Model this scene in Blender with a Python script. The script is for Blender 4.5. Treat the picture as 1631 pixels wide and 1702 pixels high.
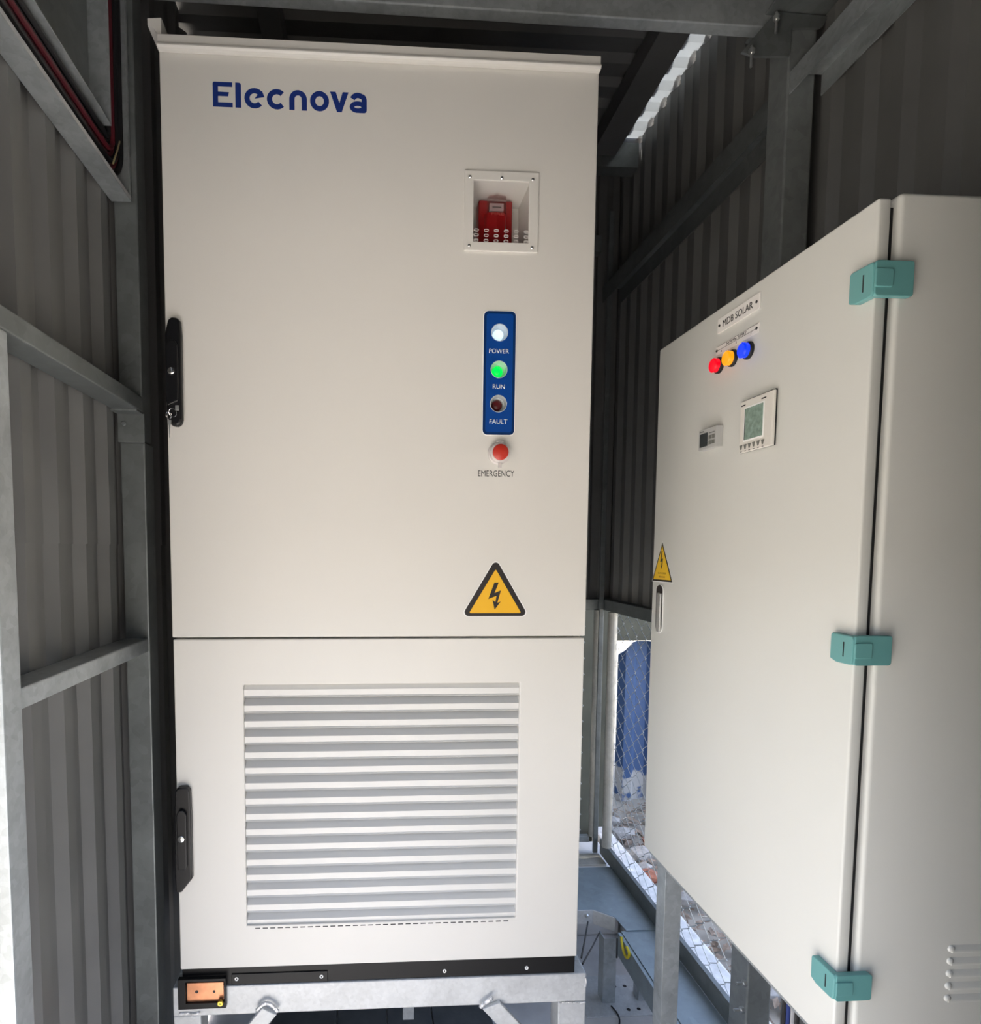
import bpy, bmesh, math, random
from mathutils import Vector, Matrix

for o in list(bpy.data.objects): bpy.data.objects.remove(o)
sc = bpy.context.scene
COL = sc.collection
R = math.radians
random.seed(7)

# ------------------------------------------------------------------ camera
IW, IH = 1631.0, 1702.0
YAW, PIT, ROL = 0.05608, -0.06835, -0.00422
CX, CY, CF = 676.72, 981.82, 1001.9
CAM = Vector((0.47717, -1.4502, 1.6))
_f = Vector((math.sin(YAW)*math.cos(PIT), math.cos(YAW)*math.cos(PIT), math.sin(PIT)))
_r0 = Vector((math.cos(YAW), -math.sin(YAW), 0))
_d0 = _f.cross(_r0)
_r = math.cos(ROL)*_r0 + math.sin(ROL)*_d0
_d = -math.sin(ROL)*_r0 + math.cos(ROL)*_d0
cd = bpy.data.cameras.new('camera')
cam = bpy.data.objects.new('camera', cd); COL.objects.link(cam)
m = Matrix.Identity(4)
for i in range(3):
    m[i][0] = _r[i]; m[i][1] = -_d[i]; m[i][2] = -_f[i]; m[i][3] = CAM[i]
cam.matrix_world = m
cd.sensor_fit = 'VERTICAL'; cd.sensor_height = 24.0; cd.sensor_width = 24.0*IW/IH
cd.lens = CF/IH*24.0
cd.shift_x = (IW/2-CX)/IH; cd.shift_y = (CY-IH/2)/IH
cd.clip_start = 0.02; cd.clip_end = 300
sc.camera = cam

# ------------------------------------------------------------------ light
w = bpy.data.worlds.new('sky'); sc.world = w; w.use_nodes = True
nt = w.node_tree; nt.nodes.clear()
wo = nt.nodes.new('ShaderNodeOutputWorld'); wb = nt.nodes.new('ShaderNodeBackground')
sky = nt.nodes.new('ShaderNodeTexSky'); sky.sky_type = 'NISHITA'; sky.sun_disc = False
sky.sun_elevation = R(62); sky.sun_rotation = R(-77); sky.air_density = 1.0; sky.dust_density = 3.5; sky.ozone_density = 1.0
wb.inputs['Strength'].default_value = 0.21
hs = nt.nodes.new('ShaderNodeHueSaturation'); hs.inputs['Saturation'].default_value = 0.85      # hazy sky
nt.links.new(sky.outputs[0], hs.inputs['Color']); nt.links.new(hs.outputs[0], wb.inputs[0]); nt.links.new(wb.outputs[0], wo.inputs[0])
sd = bpy.data.lights.new('sun', 'SUN'); sd.energy = 3.4; sd.angle = R(0.6); sd.color = (1, 0.97, 0.90)
sun = bpy.data.objects.new('sun', sd); COL.objects.link(sun)
# shines from behind the shed and the left, high up
_sd = Vector((0.42, -0.10, -1.0)).normalized()
sun.rotation_euler = _sd.to_track_quat('-Z', 'Y').to_euler(); sun.location = (-3, 4, 8)
vs = sc.view_settings
vs.view_transform = 'Standard'; vs.look = 'None'; vs.gamma = 1.0; vs.use_curve_mapping = False
vs.exposure = 2.05

# ------------------------------------------------------------------ pixel -> place
def ray(u, v): return (_r*((u-CX)/CF) + _d*((v-CY)/CF) + _f)
def PX(u, v, x): q = ray(u, v); return CAM + q*((x-CAM.x)/q.x)
def PY(u, v, y): q = ray(u, v); return CAM + q*((y-CAM.y)/q.y)
def PZ(u, v, z): q = ray(u, v); return CAM + q*((z-CAM.z)/q.z)

# ------------------------------------------------------------------ materials
def nodes(name):
    m = bpy.data.materials.new(name); m.use_nodes = True
    return m, m.node_tree, m.node_tree.nodes['Principled BSDF']
def mat(name, col, rough=0.5, metal=0.0, var=0.0, scale=8.0, bump=0.0, bscale=200.0, emit=None, es=0.0, spec=0.5, rvar=0.0, detail=4):
    m, t, b = nodes(name)
    b.inputs['Roughness'].default_value = rough; b.inputs['Metallic'].default_value = metal
    b.inputs['Specular IOR Level'].default_value = spec
    c = (*col, 1); b.inputs['Base Color'].default_value = c
    if var or bump or rvar:
        tc = t.nodes.new('ShaderNodeTexCoord'); 
    if var or rvar:
        n = t.nodes.new('ShaderNodeTexNoise'); n.inputs['Scale'].default_value = scale; n.inputs['Detail'].default_value = detail
        t.links.new(tc.outputs['Object'], n.inputs['Vector'])
        r = t.nodes.new('ShaderNodeValToRGB'); r.color_ramp.elements[0].position = 0.3; r.color_ramp.elements[1].position = 0.72
        r.color_ramp.elements[0].color = (*[x*(1-var) for x in col], 1); r.color_ramp.elements[1].color = (*[min(1, x*(1+var)) for x in col], 1)
        t.links.new(n.outputs['Fac'], r.inputs['Fac']); t.links.new(r.outputs['Color'], b.inputs['Base Color'])
        if rvar:
            mr = t.nodes.new('ShaderNodeMapRange'); mr.inputs['To Min'].default_value = rough-rvar; mr.inputs['To Max'].default_value = rough+rvar
            t.links.new(n.outputs['Fac'], mr.inputs['Value']); t.links.new(mr.outputs[0], b.inputs['Roughness'])
    if bump:
        n2 = t.nodes.new('ShaderNodeTexNoise'); n2.inputs['Scale'].default_value = bscale; n2.inputs['Detail'].default_value = 3
        t.links.new(tc.outputs['Object'], n2.inputs['Vector'])
        bp = t.nodes.new('ShaderNodeBump'); bp.inputs['Strength'].default_value = bump; bp.inputs['Distance'].default_value = 0.002
        t.links.new(n2.outputs['Fac'], bp.inputs['Height']); t.links.new(bp.outputs[0], b.inputs['Normal'])
    if emit:
        b.inputs['Emission Color'].default_value = (*emit, 1); b.inputs['Emission Strength'].default_value = es
    return m
def galv(name, col, var=0.22, scale=9.0, rough=0.42, metal=0.55):
    """zinc coating: blotchy spangle and fine streaks"""
    m, t, b = nodes(name)
    tc = t.nodes.new('ShaderNodeTexCoord')
    n = t.nodes.new('ShaderNodeTexNoise'); n.inputs['Scale'].default_value = scale; n.inputs['Detail'].default_value = 8; n.inputs['Roughness'].default_value = 0.65
    vo = t.nodes.new('ShaderNodeTexVoronoi'); vo.inputs['Scale'].default_value = scale*9
    t.links.new(tc.outputs['Object'], n.inputs['Vector']); t.links.new(tc.outputs['Object'], vo.inputs['Vector'])
    mx = t.nodes.new('ShaderNodeMath'); mx.operation = 'MULTIPLY_ADD'; mx.inputs[1].default_value = 0.22
    t.links.new(vo.outputs['Color'], mx.inputs[0]); t.links.new(n.outputs['Fac'], mx.inputs[2])
    r = t.nodes.new('ShaderNodeValToRGB'); r.color_ramp.elements[0].position = 0.38; r.color_ramp.elements[1].position = 0.82
    r.color_ramp.elements[0].color = (*[x*(1-var) for x in col], 1); r.color_ramp.elements[1].color = (*[min(1, x*(1+var)) for x in col], 1)
    t.links.new(mx.outputs[0], r.inputs['Fac']); t.links.new(r.outputs['Color'], b.inputs['Base Color'])
    mr = t.nodes.new('ShaderNodeMapRange'); mr.inputs['To Min'].default_value = rough-0.1; mr.inputs['To Max'].default_value = rough+0.15
    t.links.new(mx.outputs[0], mr.inputs['Value']); t.links.new(mr.outputs[0], b.inputs['Roughness'])
    b.inputs['Metallic'].default_value = metal
    return m
def clear_plastic(name, tint=(1, 1, 1), gloss=0.12):
    m = bpy.data.materials.new(name); m.use_nodes = True; t = m.node_tree; t.nodes.clear()
    out = t.nodes.new('ShaderNodeOutputMaterial'); mixs = t.nodes.new('ShaderNodeMixShader')
    tr = t.nodes.new('ShaderNodeBsdfTransparent'); tr.inputs[0].default_value = (*tint, 1)
    gl = t.nodes.new('ShaderNodeBsdfGlossy'); gl.inputs['Roughness'].default_value = 0.08
    mixs.inputs[0].default_value = gloss
    t.links.new(tr.outputs[0], mixs.inputs[1]); t.links.new(gl.outputs[0], mixs.inputs[2]); t.links.new(mixs.outputs[0], out.inputs[0])
    return m
M = {}
M['white'] = mat('cream white powder coat', (0.72, 0.70, 0.655), 0.42, bump=0.05, bscale=420, var=0.012, scale=3)
M['slat'] = mat('white painted louvre', (0.72, 0.71, 0.68), 0.35)
M['white2'] = mat('light grey powder coat', (0.70, 0.70, 0.655), 0.40, bump=0.05, bscale=420, var=0.012, scale=3)
M['galv'] = galv('galvanised steel', (0.42, 0.45, 0.46))
M['galv_light'] = galv('bright galvanised steel', (0.60, 0.61, 0.61), 0.14, 14, 0.5, 0.35)
M['galv_dark'] = galv('dark galvanised steel', (0.19, 0.205, 0.205), 0.22, 5, 0.42, 0.5)  # darker tone of the galvanised steel
M['galv_plate'] = galv('blue grey galvanised plate', (0.26, 0.31, 0.335), 0.16, 5, 0.4, 0.4)
M['galv_mid'] = galv('grey galvanised steel', (0.29, 0.31, 0.31), 0.2, 6, 0.42, 0.45)
M['weld'] = mat('silver weld bead', (0.72, 0.72, 0.72), 0.35, 0.7, bump=0.6, bscale=260)
M['sheet'] = mat('grey coated sheet', (0.17, 0.17, 0.167), 0.42, 0.15, var=0.08, scale=6, rvar=0.08)
M['roof'] = mat('dark roof sheet', (0.13, 0.13, 0.13), 0.5, 0.1, var=0.12, scale=5)
M['black'] = mat('black paint', (0.0045, 0.0045, 0.005), 0.45, spec=0.3)
M['plastic'] = mat('black handle plastic', (0.005, 0.005, 0.006), 0.36, spec=0.4, bump=0.08, bscale=500)
M['rubber'] = mat('black rubber', (0.006, 0.006, 0.007), 0.6)
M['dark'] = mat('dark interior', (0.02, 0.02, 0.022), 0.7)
M['chrome'] = mat('polished metal', (0.75, 0.75, 0.74), 0.16, 1.0)
M['nickel'] = mat('zinc plated bolt', (0.66, 0.67, 0.66), 0.3, 0.9)
M['copper'] = mat('copper bar', (0.62, 0.28, 0.15), 0.35, 0.75, var=0.25, scale=28, rvar=0.12)
M['yellow'] = mat('sign yellow', (0.85, 0.46, 0.012), 0.45)
M['yellow2'] = mat('sticker yellow', (0.80, 0.50, 0.02), 0.45)
M['sign_black'] = mat('sign black', (0.014, 0.010, 0.010), 0.5)
M['sign_white'] = mat('sticker white edge', (0.88, 0.88, 0.86), 0.5)
M['faded'] = mat('faded brown print', (0.36, 0.20, 0.03), 0.6)
M['brass'] = mat('yellow brass', (0.72, 0.50, 0.08), 0.3, 0.7)
M['logo'] = mat('logo blue', (0.008, 0.030, 0.20), 0.45)
M['blue'] = mat('panel blue', (0.004, 0.060, 0.30), 0.3)
M['blue_edge'] = mat('panel navy border', (0.003, 0.030, 0.13), 0.3)
M['ring'] = mat('pale lamp sleeve', (0.55, 0.60, 0.62), 0.35)
M['lamp_white'] = mat('lit white lamp', (0.5, 0.55, 0.6), 0.25, emit=(0.58, 0.78, 1.0), es=0.26)
M['lamp_green'] = mat('lit green lamp', (0.0, 0.2, 0.03), 0.25, emit=(0.0, 0.95, 0.08), es=0.27)
M['lamp_red_off'] = mat('unlit red lamp', (0.10, 0.008, 0.010), 0.3)
M['print'] = mat('white print', (0.80, 0.82, 0.84), 0.5)
M['ink'] = mat('black print', (0.02, 0.02, 0.02), 0.6)
M['red_button'] = mat('red button', (0.52, 0.035, 0.02), 0.35)
M['clear'] = clear_plastic('clear acrylic', (0.97, 0.97, 0.97), 0.05)
M['clear_rim'] = mat('cut acrylic edge', (0.62, 0.58, 0.56), 0.3)
M['alarm_red'] = mat('alarm red plastic', (0.34, 0.006, 0.008), 0.28)
M['strobe'] = mat('strobe lens', (0.75, 0.66, 0.65), 0.08)
M['strobe_in'] = mat('strobe reflector', (0.55, 0.52, 0.5), 0.2, 0.6)
M['teal'] = mat('teal hinge plastic', (0.14, 0.36, 0.35), 0.35, bump=0.05, bscale=500)
M['lens_red'] = mat('lit red lens', (0.35, 0.0, 0.005), 0.25, emit=(1.0, 0.0, 0.012), es=0.26)
M['lens_amber'] = mat('lit amber lens', (0.3, 0.1, 0.0), 0.25, emit=(1.0, 0.33, 0.004), es=0.26)
M['lens_blue'] = mat('lit blue lens', (0.0, 0.02, 0.3), 0.25, emit=(0.001, 0.035, 1.0), es=0.26)
M['plate'] = mat('engraved plate', (0.78, 0.755, 0.72), 0.45)
M['meter'] = mat('meter white plastic', (0.72, 0.69, 0.63), 0.45)
M['meter2'] = mat('relay grey plastic', (0.44, 0.44, 0.425), 0.45)
M['lcd'] = mat('grey green lcd', (0.20, 0.29, 0.24), 0.25, var=0.25, scale=130, detail=2)
M['screen'] = mat('dark display', (0.035, 0.04, 0.042), 0.2)
M['floor'] = mat('concrete floor', (0.60, 0.585, 0.57), 0.8, var=0.22, scale=5, bump=0.3, bscale=60, detail=9)
M['ground'] = mat('sunlit bare ground', (0.45, 0.41, 0.35), 0.9, var=0.25, scale=2.5, bump=0.5, bscale=30, detail=9)
M['yard'] = mat('grey sky block wall', (0.22, 0.21, 0.19), 0.9, var=0.2, scale=2)
M['plank'] = mat('dark grey boards', (0.075, 0.078, 0.08), 0.7, var=0.25, scale=12, bump=0.4, bscale=70)
M['kerb'] = mat('pale concrete kerb', (0.80, 0.78, 0.76), 0.85, var=0.18, scale=22, bump=0.3, bscale=90, detail=8)
M['litter'] = mat('dry litter', (0.33, 0.25, 0.19), 0.9, var=0.5, scale=30)
M['twig'] = mat('dry twig', (0.50, 0.43, 0.34), 0.85, var=0.3, scale=40)
M['brick'] = mat('broken brick', (0.42, 0.17, 0.11), 0.85, var=0.3, scale=40, bump=0.5, bscale=120)
M['stone'] = mat('pale stone', (0.46, 0.43, 0.40), 0.85, var=0.25, scale=40, bump=0.5, bscale=120)
m, t, b = nodes('faded blue paint'); b.inputs['Roughness'].default_value = 0.6
tc = t.nodes.new('ShaderNodeTexCoord'); n1 = t.nodes.new('ShaderNodeTexNoise'); n1.inputs['Scale'].default_value = 9; n1.inputs['Detail'].default_value = 8
n2 = t.nodes.new('ShaderNodeTexNoise'); n2.inputs['Scale'].default_value = 3; sp = t.nodes.new('ShaderNodeSeparateXYZ')
for n_ in (n1, n2): t.links.new(tc.outputs['Object'], n_.inputs['Vector'])
t.links.new(tc.outputs['Object'], sp.inputs[0])
r1 = t.nodes.new('ShaderNodeValToRGB'); r1.color_ramp.elements[0].color = (0.035, 0.085, 0.21, 1); r1.color_ramp.elements[1].color = (0.085, 0.15, 0.31, 1); t.links.new(n2.outputs['Fac'], r1.inputs[0])
# flaked paint low on the sheets: noise plus height against a threshold
mh = t.nodes.new('ShaderNodeMath'); mh.operation = 'MULTIPLY_ADD'; mh.inputs[1].default_value = -1.1; mh.inputs[2].default_value = -0.36; t.links.new(sp.outputs['Z'], mh.inputs[0])
ma = t.nodes.new('ShaderNodeMath'); ma.operation = 'ADD'; t.links.new(mh.outputs[0], ma.inputs[0]); t.links.new(n1.outputs['Fac'], ma.inputs[1])
r2 = t.nodes.new('ShaderNodeValToRGB'); r2.color_ramp.elements[0].position = 0.52; r2.color_ramp.elements[1].position = 0.58; t.links.new(ma.outputs[0], r2.inputs[0])
mx = t.nodes.new('ShaderNodeMix'); mx.data_type = 'RGBA'; mx.inputs['B'].default_value = (0.52, 0.50, 0.48, 1)
t.links.new(r2.outputs[0], mx.inputs['Factor']); t.links.new(r1.outputs[0], mx.inputs['A']); t.links.new(mx.outputs['Result'], b.inputs['Base Color']); M['bluewall'] = m
M['olive'] = mat('olive grey concrete', (0.10, 0.10, 0.075), 0.8, var=0.2, scale=5)
M['pale'] = mat('pale plaster', (0.62, 0.62, 0.60), 0.8, var=0.1, scale=5)
M['wire'] = mat('galvanised wire', (0.55, 0.57, 0.58), 0.35, 0.7)
M['pipe'] = galv('aged galvanised pipe', (0.46, 0.45, 0.41), 0.16, 10, 0.42, 0.5)
M['cable_black'] = mat('black cable sheath', (0.01, 0.01, 0.012), 0.45)
M['cable_red'] = mat('red cable sheath', (0.10, 0.010, 0.018), 0.45)
M['cable_blue'] = mat('blue cable sheath', (0.012, 0.03, 0.16), 0.4)
M['cable_grey'] = mat('grey cable sheath', (0.35, 0.35, 0.36), 0.45)
M['hook'] = mat('yellow plastic strap', (0.62, 0.50, 0.02), 0.4)
M['tie'] = mat('tan cable tie', (0.30, 0.25, 0.13), 0.5)
# translucent roof light
m, t, b = nodes('translucent roof light'); t.nodes.remove(b)
tl = t.nodes.new('ShaderNodeBsdfTranslucent'); tl.inputs[0].default_value = (0.37, 0.38, 0.38, 1)
df = t.nodes.new('ShaderNodeBsdfDiffuse'); df.inputs[0].default_value = (0.75, 0.78, 0.8, 1)
mi = t.nodes.new('ShaderNodeMixShader'); mi.inputs[0].default_value = 0.35
t.links.new(tl.outputs[0], mi.inputs[1]); t.links.new(df.outputs[0], mi.inputs[2])
t.links.new(mi.outputs[0], t.nodes['Material Output'].inputs[0]); M['skylight'] = m

# ------------------------------------------------------------------ mesh helpers
def box(bm, a, b, bev=0.0, seg=2):
    x0, x1 = sorted((a[0], b[0])); y0, y1 = sorted((a[1], b[1])); z0, z1 = sorted((a[2], b[2]))
    v = [bm.verts.new(p) for p in ((x0,y0,z0),(x1,y0,z0),(x1,y1,z0),(x0,y1,z0),(x0,y0,z1),(x1,y0,z1),(x1,y1,z1),(x0,y1,z1))]
    fs = [bm.faces.new([v[i] for i in q]) for q in ((3,2,1,0),(4,5,6,7),(0,1,5,4),(1,2,6,5),(2,3,7,6),(3,0,4,7))]
    if bev:
        es = {e for f in fs for e in f.edges}
        bmesh.ops.bevel(bm, geom=list(es), offset=bev, segments=seg, profile=0.5, affect='EDGES')
def prism(bm, poly, org, eu, ev, ew, w0, w1):
    """closed polygon (u,v) swept along ew from w0 to w1"""
    org, eu, ev, ew = Vector(org), Vector(eu), Vector(ev), Vector(ew)
    A = [bm.verts.new(org+eu*p[0]+ev*p[1]+ew*w0) for p in poly]
    B = [bm.verts.new(org+eu*p[0]+ev*p[1]+ew*w1) for p in poly]
    n = len(poly); bm.faces.new(A[::-1]); bm.faces.new(B)
    for i in range(n): bm.faces.new((A[i], A[(i+1) % n], B[(i+1) % n], B[i]))
def lathe(bm, prof, org, ax, seg=24, cap=True):
    """profile (radius, height) turned about ax at org"""
    ax = Vector(ax).normalized(); org = Vector(org)
    t = Vector((0, 0, 1)) if abs(ax.z) < 0.9 else Vector((1, 0, 0))
    e1 = ax.cross(t).normalized(); e2 = ax.cross(e1)
    rings = []
    for r, h in prof:
        rings.append([bm.verts.new(org+ax*h+(e1*math.cos(2*math.pi*k/seg)+e2*math.sin(2*math.pi*k/seg))*max(r, 1e-5)) for k in range(seg)])
    for a, b in zip(rings, rings[1:]):
        for k in range(seg): bm.faces.new((a[k], a[(k+1) % seg], b[(k+1) % seg], b[k]))
    if cap: bm.faces.new(rings[0][::-1]); bm.faces.new(rings[-1])
def tube(bm, pts, r, seg=8, cap=True):
    pts = [Vector(p) for p in pts]; rings = []
    prev = None
    for i, p in enumerate(pts):
        d = (pts[min(i+1, len(pts)-1)]-pts[max(i-1, 0)]).normalized()
        if prev is None:
            t = Vector((0, 0, 1)) if abs(d.z) < 0.9 else Vector((1, 0, 0)); e1 = d.cross(t).normalized()
        else:
            e1 = (prev-d*prev.dot(d)).normalized()
        prev = e1; e2 = d.cross(e1)
        rings.append([bm.verts.new(p+(e1*math.cos(2*math.pi*k/seg)+e2*math.sin(2*math.pi*k/seg))*r) for k in range(seg)])
    for a, b in zip(rings, rings[1:]):
        for k in range(seg): bm.faces.new((a[k], a[(k+1) % seg], b[(k+1) % seg], b[k]))
    if cap: bm.faces.new(rings[0][::-1]); bm.faces.new(rings[-1])
def smooth(pts, n=6):
    pts = [Vector(p) for p in pts]; out = []
    P = [pts[0]*2-pts[1]]+pts+[pts[-1]*2-pts[-2]]
    for i in range(1, len(P)-2):
        a, b, c, d = P[i-1:i+3]
        for k in range(n):
            t = k/n
            out.append(0.5*((2*b)+(c-a)*t+(2*a-5*b+4*c-d)*t*t+(3*b-a-3*c+d)*t**3))
    out.append(pts[-1]); return out
def rrect(x0, x1, y0, y1, r, n=5):
    out = []
    for cx, cy, a0 in ((x1-r, y1-r, 0), (x0+r, y1-r, 90), (x0+r, y0+r, 180), (x1-r, y0+r, 270)):
        for k in range(n+1):
            a = R(a0+90*k/n); out.append((cx+r*math.cos(a), cy+r*math.sin(a)))
    return out
def plate_hole(bm, x0, x1, z0, z1, h, y0, y1):
    """rectangular plate in the xz plane with a four-cornered hole h = (hx0,hx1,hz0,hz1), front at y0"""
    O = [(x0, z0), (x1, z0), (x1, z1), (x0, z1)]; I = [(h[0], h[2]), (h[1], h[2]), (h[1], h[3]), (h[0], h[3])]
    mk = lambda L, y: [bm.verts.new((p[0], y, p[1])) for p in L]
    of, jf, ob, jb = mk(O, y0), mk(I, y0), mk(O, y1), mk(I, y1)
    for i in range(4):
        j = (i+1) % 4
        bm.faces.new((of[i], of[j], jf[j], jf[i])); bm.faces.new((ob[j], ob[i], jb[i], jb[j]))
        bm.faces.new((of[j], of[i], ob[i], ob[j])); bm.faces.new((jf[i], jf[j], jb[j], jb[i]))
def plate_holes(bm, x0, x1, z0, z1, holes, y0, y1):
    """plate in the xz plane with several rectangular openings"""
    xs = sorted({x0, x1, *[h[0] for h in holes], *[h[1] for h in holes]}); zs = sorted({z0, z1, *[h[2] for h in holes], *[h[3] for h in holes]})
    V = {(i, j): bm.verts.new((a, y0, b)) for i, a in enumerate(xs) for j, b in enumerate(zs)}; fs = []
    for i in range(len(xs)-1):
        for j in range(len(zs)-1):
            cx, cz = (xs[i]+xs[i+1])/2, (zs[j]+zs[j+1])/2
            if any(h[0] < cx < h[1] and h[2] < cz < h[3] for h in holes): continue
            fs.append(bm.faces.new((V[i, j], V[i+1, j], V[i+1, j+1], V[i, j+1])))
    bmesh.ops.delete(bm, geom=[v for v in bm.verts if not v.link_faces], context='VERTS')
    r = bmesh.ops.extrude_face_region(bm, geom=fs, use_keep_orig=True)
    bmesh.ops.translate(bm, vec=(0, y1-y0, 0), verts=[g for g in r['geom'] if isinstance(g, bmesh.types.BMVert)])
def disc_holes(bm, outline, circles, y0, y1, n=32):
    """outline (x,z) with round holes, between y0 and y1"""
    es = []
    for loop in [outline]+[[(c[0]+c[2]*math.cos(2*math.pi*k/n), c[1]+c[2]*math.sin(2*math.pi*k/n)) for k in range(n)] for c in circles]:
        vs_ = [bm.verts.new((p[0], y0, p[1])) for p in loop]
        es += [bm.edges.new((vs_[k], vs_[(k+1) % len(vs_)])) for k in range(len(vs_))]
    f = bmesh.ops.triangle_fill(bm, use_beauty=True, edges=es, normal=(0, -1, 0))
    fs = [g for g in f['geom'] if isinstance(g, bmesh.types.BMFace)]
    r = bmesh.ops.extrude_face_region(bm, geom=fs, use_keep_orig=True)
    bmesh.ops.translate(bm, vec=(0, y1-y0, 0), verts=[g for g in r['geom'] if isinstance(g, bmesh.types.BMVert)])
WL = {}
def link(o, parent, world):
    COL.objects.link(o); WL[o.name] = Vector(world)
    if parent is not None:
        o.parent = parent; o.location = Vector(world)-WL[parent.name]
    else: o.location = world
def obj(name, bm, m, parent=None, bev=0.0, sm=False, label=None, cat=None, group=None, kind=None, fix=True):
    if fix: bmesh.ops.recalc_face_normals(bm, faces=bm.faces[:])
    me = bpy.data.meshes.new(name); bm.to_mesh(me); bm.free()
    n = len(me.vertices); lo = Vector([min(v.co[i] for v in me.vertices) for i in range(3)]); hi = Vector([max(v.co[i] for v in me.vertices) for i in range(3)])
    c = (lo+hi)/2
    for v in me.vertices: v.co -= c
    me.materials.append(M[m] if isinstance(m, str) else m)
    if sm:
        for p in me.polygons: p.use_smooth = True
        try: me.set_sharp_from_angle(angle=R(38))
        except Exception: pass
    o = bpy.data.objects.new(name, me); link(o, parent, c)
    if bev:
        b = o.modifiers.new('edge', 'BEVEL'); b.width = bev; b.segments = 2; b.limit_method = 'ANGLE'; b.angle_limit = R(40)
    tag(o, label, cat, group, kind); return o
def tag(o, label=None, cat=None, group=None, kind=None):
    if label: o['label'] = label
    if cat: o['category'] = cat
    if group: o['group'] = group
    if kind: o['kind'] = kind
    return o
def thing(name, loc, label, cat, group=None):
    o = bpy.data.objects.new(name, None); o.empty_display_size = 0.1; link(o, None, loc); return tag(o, label, cat, group)
def inst(src, parent, world):
    o = src.copy(); link(o, parent, world); return o
def bxo(name, a, b, m, parent=None, bev=0.0, **k):
    bm = bmesh.new(); box(bm, a, b, bev); return obj(name, bm, m, parent, **k)
def text(name, body, org, eu, ev, wdt, hgt, m, parent, thick=0.0004, bold=0.0, center=True):
    """lettering fitted into a wdt x hgt rectangle whose centre (or lower left) is org"""
    cu = bpy.data.curves.new('lettering', 'FONT'); cu.body = body; cu.size = 1; cu.resolution_u = 3; cu.offset = bold
    to = bpy.data.objects.new('lettering', cu); COL.objects.link(to)
    dg = bpy.context.evaluated_depsgraph_get(); me = bpy.data.meshes.new_from_object(to.evaluated_get(dg))
    bpy.data.objects.remove(to)
    xs = [v.co.x for v in me.vertices]; ys = [v.co.y for v in me.vertices]
    x0, x1, y0, y1 = min(xs), max(xs), min(ys), max(ys)
    eu, ev, org = Vector(eu).normalized(), Vector(ev).normalized(), Vector(org); en = eu.cross(ev)
    if center: org = org-eu*wdt/2-ev*hgt/2
    for v in me.vertices:
        v.co = org+eu*((v.co.x-x0)/(x1-x0)*wdt)+ev*((v.co.y-y0)/(y1-y0)*hgt)
    bm = bmesh.new(); bm.from_mesh(me)
    r = bmesh.ops.extrude_face_region(bm, geom=bm.faces[:])
    bmesh.ops.translate(bm, vec=en*thick, verts=[g for g in r['geom'] if isinstance(g, bmesh.types.BMVert)])
    return obj(name, bm, m, parent)
def stroke(bm, pts, wd, org, eu, ev, en, th):
    """thick flat pen stroke through 2D points"""
    n = len(pts); L, Rr = [], []
    for i in range(n):
        a = Vector(pts[max(i-1, 0)]); b = Vector(pts[min(i+1, n-1)]); d = (b-a).normalized(); q = Vector((-d.y, d.x))*wd/2
        if 0 < i < n-1:
            d1 = (Vector(pts[i])-Vector(pts[i-1])).normalized(); cs = max(0.5, abs(d1.dot(d))); q = q/cs
        L.append(tuple(Vector(pts[i])+q)); Rr.append(tuple(Vector(pts[i])-q))
    prism(bm, Rr+L[::-1], org, eu, ev, en, 0, th)
def arc(cx, cy, rx, ry, a0, a1, n=20): return [(cx+rx*math.cos(R(a0+(a1-a0)*k/n)), cy+ry*math.sin(R(a0+(a1-a0)*k/n))) for k in range(n+1)]
X, Y, Z = Vector((1, 0, 0)), Vector((0, 1, 0)), Vector((0, 0, 1))

# trapezoid sheet profile: list of (s, depth) along s
def trap(s0, s1, pitch, deep, ph=0.0, fr=(0.30, 0.16, 0.36, 0.18)):
    out = []; k = math.floor((s0-ph)/pitch)
    while True:
        b = ph+k*pitch
        for f, d in ((0, 0), (fr[0], 0), (fr[0]+fr[1], deep), (fr[0]+fr[1]+fr[2], deep)):
            s = b+f*pitch
            if s > s1: 
                out.append((s1, out[-1][1] if out else 0)); return out
            if s >= s0: out.append((s, d))
        k += 1
def sheet(bm, s0, s1, pitch, deep, org, es, ed, el, l0, l1, ph=0.0, th=0.0012):
    p = trap(s0, s1, pitch, deep, ph)
    poly = [(s, d) for s, d in p]+[(s, d+th) for s, d in p[::-1]]
    prism(bm, poly, org, es, ed, el, l0, l1)

# ================================================================== SETTING
XL, XR, YB, ZR = -0.145, 1.585, 1.335, 3.31        # left wall, right wall, back wall, roof
FL = -0.155                                        # floor level
YF = -1.66                                         # front edge of the roof
ZHEAD, YC0, YFRONT, YPART, XPART = 1.84, 0.05, -1.56, -1.06, 0.94
bm = bmesh.new(); box(bm, (-0.35, -2.9, FL-0.12), (1.66, 1.45, FL), 0.01)
floor = obj('floor', bm, 'floor', kind='structure')
bm = bmesh.new(); box(bm, (-60, -60, FL-0.4), (60, 60, FL-0.06)); obj('ground', bm, 'ground', kind='structure')
bm = bmesh.new(); box(bm, (1.751, -3.0, FL-0.059), (7.0, 6.0, -0.06)); obj('ground_bank', bm, 'ground', kind='structure')

# dark boards laid on the floor under the tall cabinet
xb_ = [0.10, PZ(560, 1697, FL+0.02).x, PZ(643, 1695, FL+0.02).x, PZ(719, 1695, FL+0.02).x, 0.92]
for a, b in zip(xb_, xb_[1:]): bxo('floor_board', (a+0.003, 0.10, FL+0.0004), (b-0.003, 0.98, FL+0.022), 'plank', floor, 0.002)
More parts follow.
